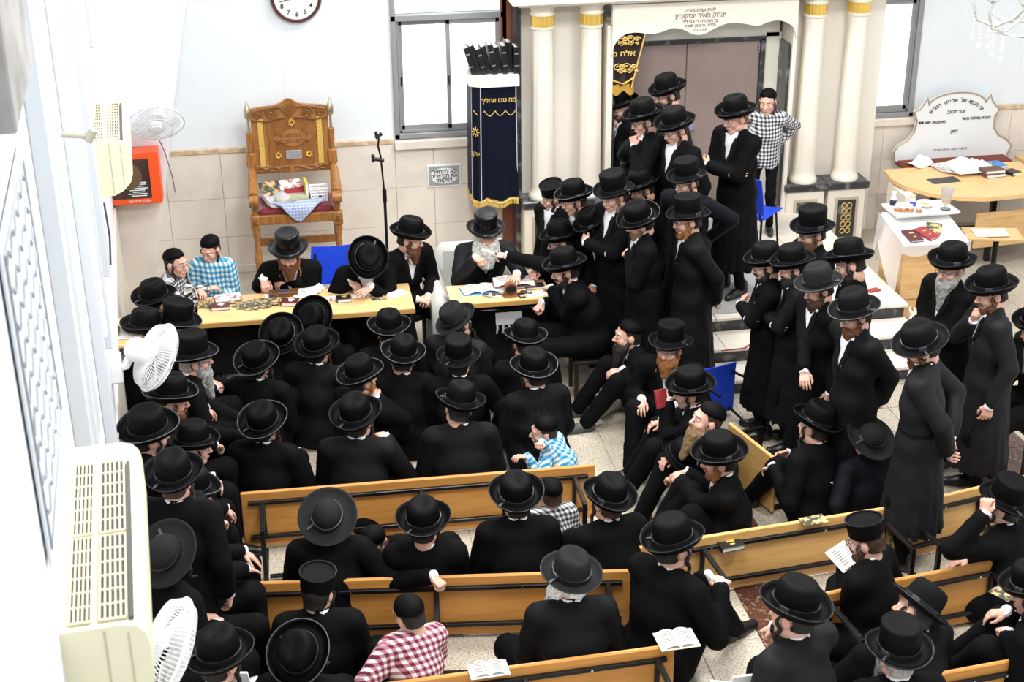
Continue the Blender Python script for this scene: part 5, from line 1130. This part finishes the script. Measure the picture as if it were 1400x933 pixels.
person('L9',226,757,'chair',50,'man under a tilted round brim next to the air conditioner',hd=(10,-15,20),rim=False,hat='round',arms=('lap','lap'),tilt=10,hz=.62)
person('L11',258,706,'chair',85,'man hidden behind the standing collar man, hand spread open',arms=(('px',338,764,.58,'spread'),('px',347,779,.6,'spread')))
person('L12',262,668,'chair',85,'man hidden behind the standing collar man, hands folded on knee',arms=(('px',313,702,.6),('px',322,706,.58)),s=.95)
person('L10',300,893,'chair',35,'man in the lower left corner with a domed black hat',hd=(0,15,0),arms=('lap','lap'),hz=.42)
# --- at the tables
person('T1',239,352,'chair',110,'boy in black and white checked shirt and glasses at the table',hd=(15,4,0),hat='cap',gl=True,coat='bw',s=.86,arms=(('px',276,404,.79),('px',292,398,.79)),pey='black',lean=16)
person('T2',286,334,'chair',195,'boy in blue checked shirt sitting behind the writing table',hd=(15,22,0),hat='cap',coat='blue',hair='brown',s=.82,arms=('lap','lap'),lean=2)
person('T3',394,339,'chair',182,'ginger-bearded man in a tall stiff hat writing at the table',hd=(5,15,0),hat='silk',gl=True,beard=('full','auburn'),pey='ginger',lean=24,arms=(('px',388,390,.79),('px',362,394,.79,'pen')),rim=False)
person('T4',502,352,'chair',178,'man bowed low over the table so only his hat top shows',hd=(0,62,-6),lean=30,arms=(('px',502,403,.79,'flat'),('px',483,396,.79,'pen')),rim=False)
person('T5',561,318,'chair',150,'man with reddish beard and open white shirt at the table\'s right end',hd=(-38,13,0),beard=('full','auburn'),lean=16,arms=('lap','lap'),legs={-1:(-.1,.55,.085,0,.5,1),1:(.2,.5,.085,.3,.3,1)})
person('R',664,312,'chair',180,'old man with big white beard presiding at the short table',hd=(0,14,0),hat='silk',beard=('huge','white'),hair='white',pey=None,lean=20,arms=(('px',706,384,.82,'flat'),('px',655,362,.95,'fist')),coat=2,sk=1,rim=False)
person('P1',766,322,'chair',272,'man leaning in with a white note towards the old man',hd=(0,14,0),gl=True,beard=('short','black'),lean=30,arms=(('px',684,350,.98,'pen'),('px',730,378,.8,'fist')),hat='velvet',rim=False)
person('P2',772,361,'chair',272,'man seated at the short table\'s right end, hand to mouth',hd=(0,14,0),lean=20,arms=(('px',750,398,.82,'fist'),('px',738,425,.68,'fist')),beard=('short','black'),rim=False)
# --- crowd before the ark
person('P3',755,262,'stand',240,'youth in a brimless fur hat peering out beside the pedestal',hd=(25,16,-12),hat='fur',s=.92,hair='black',z=1.36,arms=('side','side'))
person('P4',785,266,'stand',262,'young man in profile bending towards the short table',hd=(0,14,0),s=.95,lean=14,z=1.46,arms=('side','side'),hair='brown')
person('P5',810,303,'stand',255,'half-hidden man behind the hat of the hand-to-mouth man',hd=(0,30,0),s=.93,lean=20,z=1.28,arms=('side','side'))
person('P6',839,259,'stand',248,'tall-hatted man with long sidelocks and folded arms in the crowd',hd=(-5,14,0),hat='stiff',arms=('cross','cross'),pey='fair',hair='brown',rim=False)
person('P7',877,250,'stand',250,'man standing directly behind the folded-arms man with sidelocks',hd=(10,22,0),s=.94,arms=('side','side'))
person('P8',873,297,'stand',272,'man holding his long twisted fair beard, hat tilted to us',hd=(10,22,-18),beard=('long','fair'),pey=None,arms=(('px',855,352,1.22,'fist',(0,.6,.6),(-.7,.2,-1)),'side'),rim=False,s=.98,belt=True)
person('P9',941,292,'stand',272,'standing man with red beard, one hand behind his back',hd=(-5,8,0),hat='stiff',gl=True,beard=('short','ginger'),hair='black',arms=('behind','hip'),rim=False,coat=1)
person('P10',939,240,'stand',228,'bespectacled young man with arms akimbo on the steps',hd=(20,12,0),hat='stiff',gl=True,gz=.28,s=.93,arms=('hip','hip'),rim=False,coat=3,hair='brown')
person('P11',866,212,'stand',290,'man stooping forward so his hat crown points left',hd=(-10,55,0),lean=30,s=.95,z=1.62,arms=('side','side'),coat=3)
person('P12',849,139,'stand',250,'young man under the gold-embroidered curtain, hand at his collar',hd=(0,18,0),hat='velvet',hair='brown',arms=('side','chin'),pey=None,rim=False,beard=('short','brown'))
person('P13',880,156,'stand',264,'man in profile with hand at chin before the ark doors',hd=(0,16,0),gz=.42,gl=True,arms=('chin','side'),rim=False,hat='velvet')
person('P14',923,168,'stand',244,'young man with glasses and wide white shirt front before the ark',hd=(5,18,0),gz=.42,gl=True,arms=('side','side'),hair='brown',rim=False)
person('P15',913,121,'stand',264,'tall man with dark beard and glasses nearest the ark doors',hd=(0,14,0),gz=.42,gl=True,beard=('full','black'),arms=('side','side'),coat=2,tilt=-6,rim=False)
person('P16',1006,152,'stand',244,'clean-faced young man with folded arms beside the ark doors',hd=(10,14,0),gz=.42,arms=('cross','cross'),hair='ginger',pey=None,rim=False,s=1.02)
person('P17',1050,132,'stand',200,'boy in black and white checks leaning at the ark\'s right column',hd=(10,10,0),hat='cap',hair='brown',gz=.42,s=.84,coat='bw',arms=('hip','behind'))
# --- standing group on the right
person('S1',1048,354,'stand',285,'leftmost of the standing men by the steps, arms folded',hd=(-10,12,0),s=.9,arms=('cross','cross'),beard=('short','black'),gl=True,belt=True,rim=False)
person('S2',1084,357,'stand',280,'second standing man by the steps, beard and folded arms',hd=(-5,14,0),s=.94,arms=('cross','cross'),beard=('full','black'),coat=1,belt=True,rim=False)
person('S3',1111,309,'stand',262,'man in tall square hat standing behind the right-hand group',hd=(-5,8,0),hat='stiff',gl=True,beard=('full','auburn'),rim=False)
person('S4',1119,385,'stand',258,'man with dark beard in matte grey hat looking down, hand showing',hd=(5,16,0),hat='greyfelt',beard=('full','brown'),s=.96,arms=('side',('px',1100,528,.92,'relax')),coat=0)
person('S5',1161,351,'stand',298,'man with upturned brim seen from behind in the right-hand group',hd=(-15,18,10),tilt=6,arms=('side','side'),rim=False,beard=('short','black'))
person('S6',1168,421,'stand',258,'man in felt hat with white collar, looking down at the seated crowd',hd=(0,18,0),hat='felt',s=.98,gl=True,beard=('full','auburn'),arms=('behind','behind'),coat=1)
person('S7',1258,466,'stand',302,'tall man in long belted coat, hands behind his back, tilted hat',hd=(-15,24,-14),hat='felt',arms=('behind','behind'),coat=2,belt=True,beard=('long','auburn'),hem=.30,rim=False)
person('S8',1302,357,'stand',252,'man with long grey-red beard and glasses, arms folded, at right',hd=(-8,6,0),gl=True,beard=('long','grey'),hair='grey',arms=('cross','cross'),pey=None,rim=False,coat=0)
person('S9',1356,391,'stand',280,'man with hand to his chin at the far right of the standing group',hd=(-8,14,0),beard=('short','auburn'),arms=('side','chin'),rim=False,coat=2,pey='auburn')
person('S10',1418,440,'chair',265,'person cut off at the right edge with a hand in the lap',hd=(0,10,0),s=1,arms=(('px',1392,468,.7),'lap'))
# --- seated on the floor in the middle
F_=dict(arms=('clasp','clasp'))
person('C1',385,457,'floor',10,'man looking up to the right under the table\'s front edge',hd=(25,-22,18),beard=('full','black'),rim=False)
person('C2',429,434,'floor',40,'man with hat tipped right back against the writing table',hd=(0,-28,15),rim=False,tilt=12)
person('C3',352,492,'floor',25,'bearded man with wavy beard seated near the wall-side row',hd=(20,-4,8),beard=('full','black'),rim=True)
person('C4',434,471,'floor',25,'man in grey-black suit with long curled sidelock, seen from behind',hd=(10,2,5),pey='brown',coat=1,rim=False)
person('C5',532,447,'floor',5,'man seated directly below the right half of the writing table',hd=(0,14,0),rim=True)
person('C6',551,483,'floor',8,'man whose round brim overlaps the hat before the table corner',hd=(0,12,6),rim=True)
person('C7',623,436,'floor',30,'man in a soft grey-black hat seated before the short table',hd=(15,-8,-14),hat='greyfelt',coat=2)
person('C8',627,487,'floor',5,'man in tall square hat, neck bare, one arm out on the floor',hd=(8,4,0),tilt=-9,hat='stiff',arms=(('px',600,560,.2),('px',702,568,.15,'relax')),rim=False)
person('C9',493,511,'floor',55,'red-bearded man with hand at his cheek in the seated crowd',hd=(5,6,0),beard=('full','ginger'),arms=('clasp',('px',520,540,.62,'fist')),rim=True)
person('C10',487,567,'floor',12,'man with ribboned hat, back to us, hands on shoulders behind bench',hd=(6,6,-4),pey='brown',arms=('clasp',('px',525,602,.55)),coat=1,rim=False,s=1.06)
person('C11',629,549,'floor',0,'man with cropped neck and broad back in front of the first bench',hd=(0,14,10),tilt=-8,s=1.04,coat=1,pey=None,rim=False)
person('C12',360,576,'floor',20,'man at the left end of the first bench, hand hanging over knee',hd=(15,-2,5),arms=('clasp',('px',406,626,.4)),rim=True,pey='brown')
person('C13',718,461,'floor',355,'man with light-edged brim seated right before the short table',hd=(0,20,4),rim=True)
person('C14',730,502,'floor',345,'man in pinstriped jacket seated in the centre',hd=(-5,12,-4),coat='pin',rim=True,pey='brown',s=1.02)
person('C15',744,582,'floor',295,'boy in blue checked shirt leaning on the first bench, cheek in hand',hd=(-25,6,-10),hat='cap',hair='brown',coat='blue',s=.74,arms=(('px',712,630,.49),('px',738,612,.55,'fist')),hz=.12,lean=24,pey=None)
person('C16',860,450,'floor',268,'man in skullcap sitting sideways with knees drawn up',hd=(0,0,0),hat='cap',beard=('long','black'),hair='black',arms=('knee','lap'),shoes='sandal',lean=14,pey=None)
person('C17',917,467,'floor',215,'red-bearded man in tall hat and glasses looking at the camera',hd=(5,2,0),hat='stiff',gl=True,beard=('full','ginger'),arms=('knee','knee'),rim=False,hz=.25)
person('C18',944,527,'floor',290,'man raising a small red book to his eyes',hd=(-10,8,-6),arms=(('px',905,548,.72,'fist'),'knee'),hz=.2,rim=False)
person('C19',971,565,'floor',265,'skullcapped man looking up with a twisted fair beard',hd=(0,-14,0),hat='cap',hair='brown',beard=('long','fair'),arms=('knee','knee'),hz=.2,lean=10)
person('C20',984,619,'floor',285,'man in ribboned hat hugging his knees beside the pale bench',hd=(0,10,-6),arms=(('px',920,658,.42),('px',930,662,.4)),rim=False,beard=('short','ginger'),s=1.04)
person('C21',1117,575,'floor',330,'man seated with back to us before the pale bench, hand on wood',hd=(-5,6,10),arms=(('px',1052,648,.38),'clasp'),pey='black',rim=False)
person('C22',1191,598,'floor',350,'small figure under a flat round charcoal brim',hd=(-5,-14,0),hat='round',s=.9,arms=(('px',1152,655,.4),'clasp'),pey=None,coat=3)
# --- on and between the tipped benches
person('B1',448,706,'floor',5,'man in a round charcoal hat stretching his right arm along the bench',hd=(5,-18,0),hat='round',arms=('clasp',('px',597,803,.46,'fist')),rim=False,s=1.02,pey=None)
person('B2',512,733,'floor',50,'small child with fair cropped hair in a skullcap between two men',hd=(10,14,15),hat='cap',hair='fair',s=.68,pey=None,arms=('side','side'))
person('B3',579,711,'floor',5,lean=-6,hz=.09,label='man in a ribboned hat next to the small child',hd=(8,10,0),rim=False,arms=('clasp','clasp'))
person('B4',706,676,'floor',0,'broad-backed man with ribboned hat in front of the second bench',hd=(0,6,-3),rim=False,s=1.02,pey='brown')
person('B5',752,667,'floor',350,'boy in black and white checked shirt seen from behind, between two hats',hd=(-5,8,0),hat='cap',hair='brown',coat='bw',s=.74,pey=None)
person('B6',833,678,'floor',345,'man right of the checked-shirt boy, ribbon trailing on his hat',hd=(-5,8,5),rim=False,hair='brown')
person('B7',920,737,'floor',55,'large man hugging his knee at the aisle, hands clasped',hd=(8,12,-6),arms=(('px',980,800,.5,'fist'),('px',990,806,.48,'fist')),s=1.08,rim=False)
person('B8',781,783,'cross',0,'white-bearded man in a grey-black hat in front of the lower bench',hd=(-20,8,0),hat='greyfelt',beard=('huge','white'),hair='white',pey=None,coat=1,rim=False,s=1.03)
person('B9',434,800,'cross',5,'man in a brimless fur hat sitting cross-legged behind the bench',hd=(15,2,5),hat='fur',s=1.0,pey='black',arms=('lap','lap'))
person('B10',557,830,'floor',345,'boy in red checked shirt turned away, one hand on the bench',hd=(-15,14,-8),hat='cap',hair='black',coat='red',s=.84,gl=True,arms=(('px',552,912,.44,'flat'),'clasp'),hz=.2,pey=None)
person('B11',410,893,'floor',15,'man at the bottom with a pale-edged round brim',hd=(8,-22,0),rim=True,hat='velvet')
person('B12',1184,728,'cross',315,'man in a brimless fur hat and glasses reading a white booklet',hd=(-10,14,0),hat='fur',gl=True,hair='brown',beard=('short','brown'),arms=(('px',1152,770,.42,'fist'),('px',1160,775,.4,'fist')))
person('B13',1376,683,'cross',320,'man at the right edge holding the brim of his tall hat',hd=(-5,4,0),hat='stiff',arms=(('px',1341,690,.87,'fist',(-1,.2,.1),(-.6,.5,-1),(.2,.3,1)),'lap'),pey='black',rim=False)
person('B14',1087,827,'chair',330,'man in a wide ribboned hat leaning forward at the bottom right',hd=(-10,12,6),arms=('lap',('px',1052,865,.62,'fist')),rim=False,s=1.05,hz=.48,coat=2)
person('B15',1258,827,'floor',335,'man with pinched brim tilted sideways in the lower right',hd=(-10,4,38),hat='felt',rim=False,coat=1)
person('B16',1229,886,'chair',0,'grey-haired man in a tall stiff hat at the bottom right',hd=(0,8,0),hat='stiff',hair='grey',beard=('long','grey'),rim=False,hz=.35,tilt=-9)
person('B17',1412,800,'floor',310,'man cut off by the right edge, knees drawn up',hd=(-5,14,0),arms=(('px',1372,872,.42,'fist'),'knee'),s=1.03,rim=False)

# --- plain stools under the people at the tables
dark_wood=mat('dark_stool_wood',(.03,.018,.01),.5)
for key,who in dict(T1='boy in black and white checks',T2='boy in blue checks at the table',T3='ginger-bearded writing man',T4='man bowed over the table',T5='man at the table\'s right end',P1='man holding out the white note',P2='man with his hand to his mouth',S10='person at the right edge',L10='man in the lower left corner').items():
    pr0=PEOPLE[key]; e=tag(empty('stool',(pr0.location.x,pr0.location.y,0),pr0.rotation_euler.z),'low dark wooden stool under the '+who,'stool')
    MB().box((0,.02,.35),(.34,.32,.03),bev=.006).build('seat',dark_wood,e)
    for a_ in(-1,1):
        for b_ in(-1,1): MB().box((a_*.14,.02+b_*.13,.17),(.03,.03,.34),bev=.003).build('leg',dark_wood,e)
# --- things held or worn loose
def pen(px,py,z,d,label):
    p=at(px,py,z=z); d=V(d).normalized()*.07; e=tag(empty('pen',p),label,'pen'); MB().cyl(-d*.8,d,.0045,n=8).build('barrel',paper,e); MB().cyl(-d*.8,-d,.0045,.001,8).build('tip',ink,e)
pen(359,388,.84,(-.35,-.2,.8),'white pen of the man in the tall stiff hat'); pen(480,390,.84,(-.35,-.2,.8),'white pen of the bowed man')
p=at(676,347,z=1.02); e=tag(empty('rolled_note',p),'white rolled note held out to the old man','paper'); MB().cyl((-.1,.02,.04),(.06,-.01,-.03),.012,n=10).build('roll',paper,e); MB().cyl((.0,.002,0),(.02,-.002,-.008),.0135,n=10).build('band',maroon_cover,e)
p=at(903,545,z=.78); e=book(p,(.09,.13,.02),.3,red_cover,'small red book held up to the eyes',tilt=(1.2,0))
p=at(1153,762,z=.5); e=open_book(p,.18,.15,.6,'white booklet read by the man in the fur hat',paper,tilt=.5)
p=at(1146,660,z=.42); leaf(p,.1,.14,.5,'blue-white brochure held by the small round-hatted figure',brochure_b,None,'brochure','brochure')
lap=tag(empty('loose_hat',at(930,625,z=.5)),'black hat resting on a seated man\'s lap','hat'); lap.rotation_euler=(.5,.3,.4)
pr_=hat_parts('velvet'); link('hat_body',_mc[('hb','velvet')],lap); link('hat_band',_mc[('hn','velvet')],lap)
ph=at(1020,118,z=2.2)
p=at(455,914,z=.35); book((p.x,p.y,.2),(.1,.14,.03),.3,mat('bright_blue_cover',(.03,.06,.5),.4),'bright blue booklet beside the pale-edged round brim')
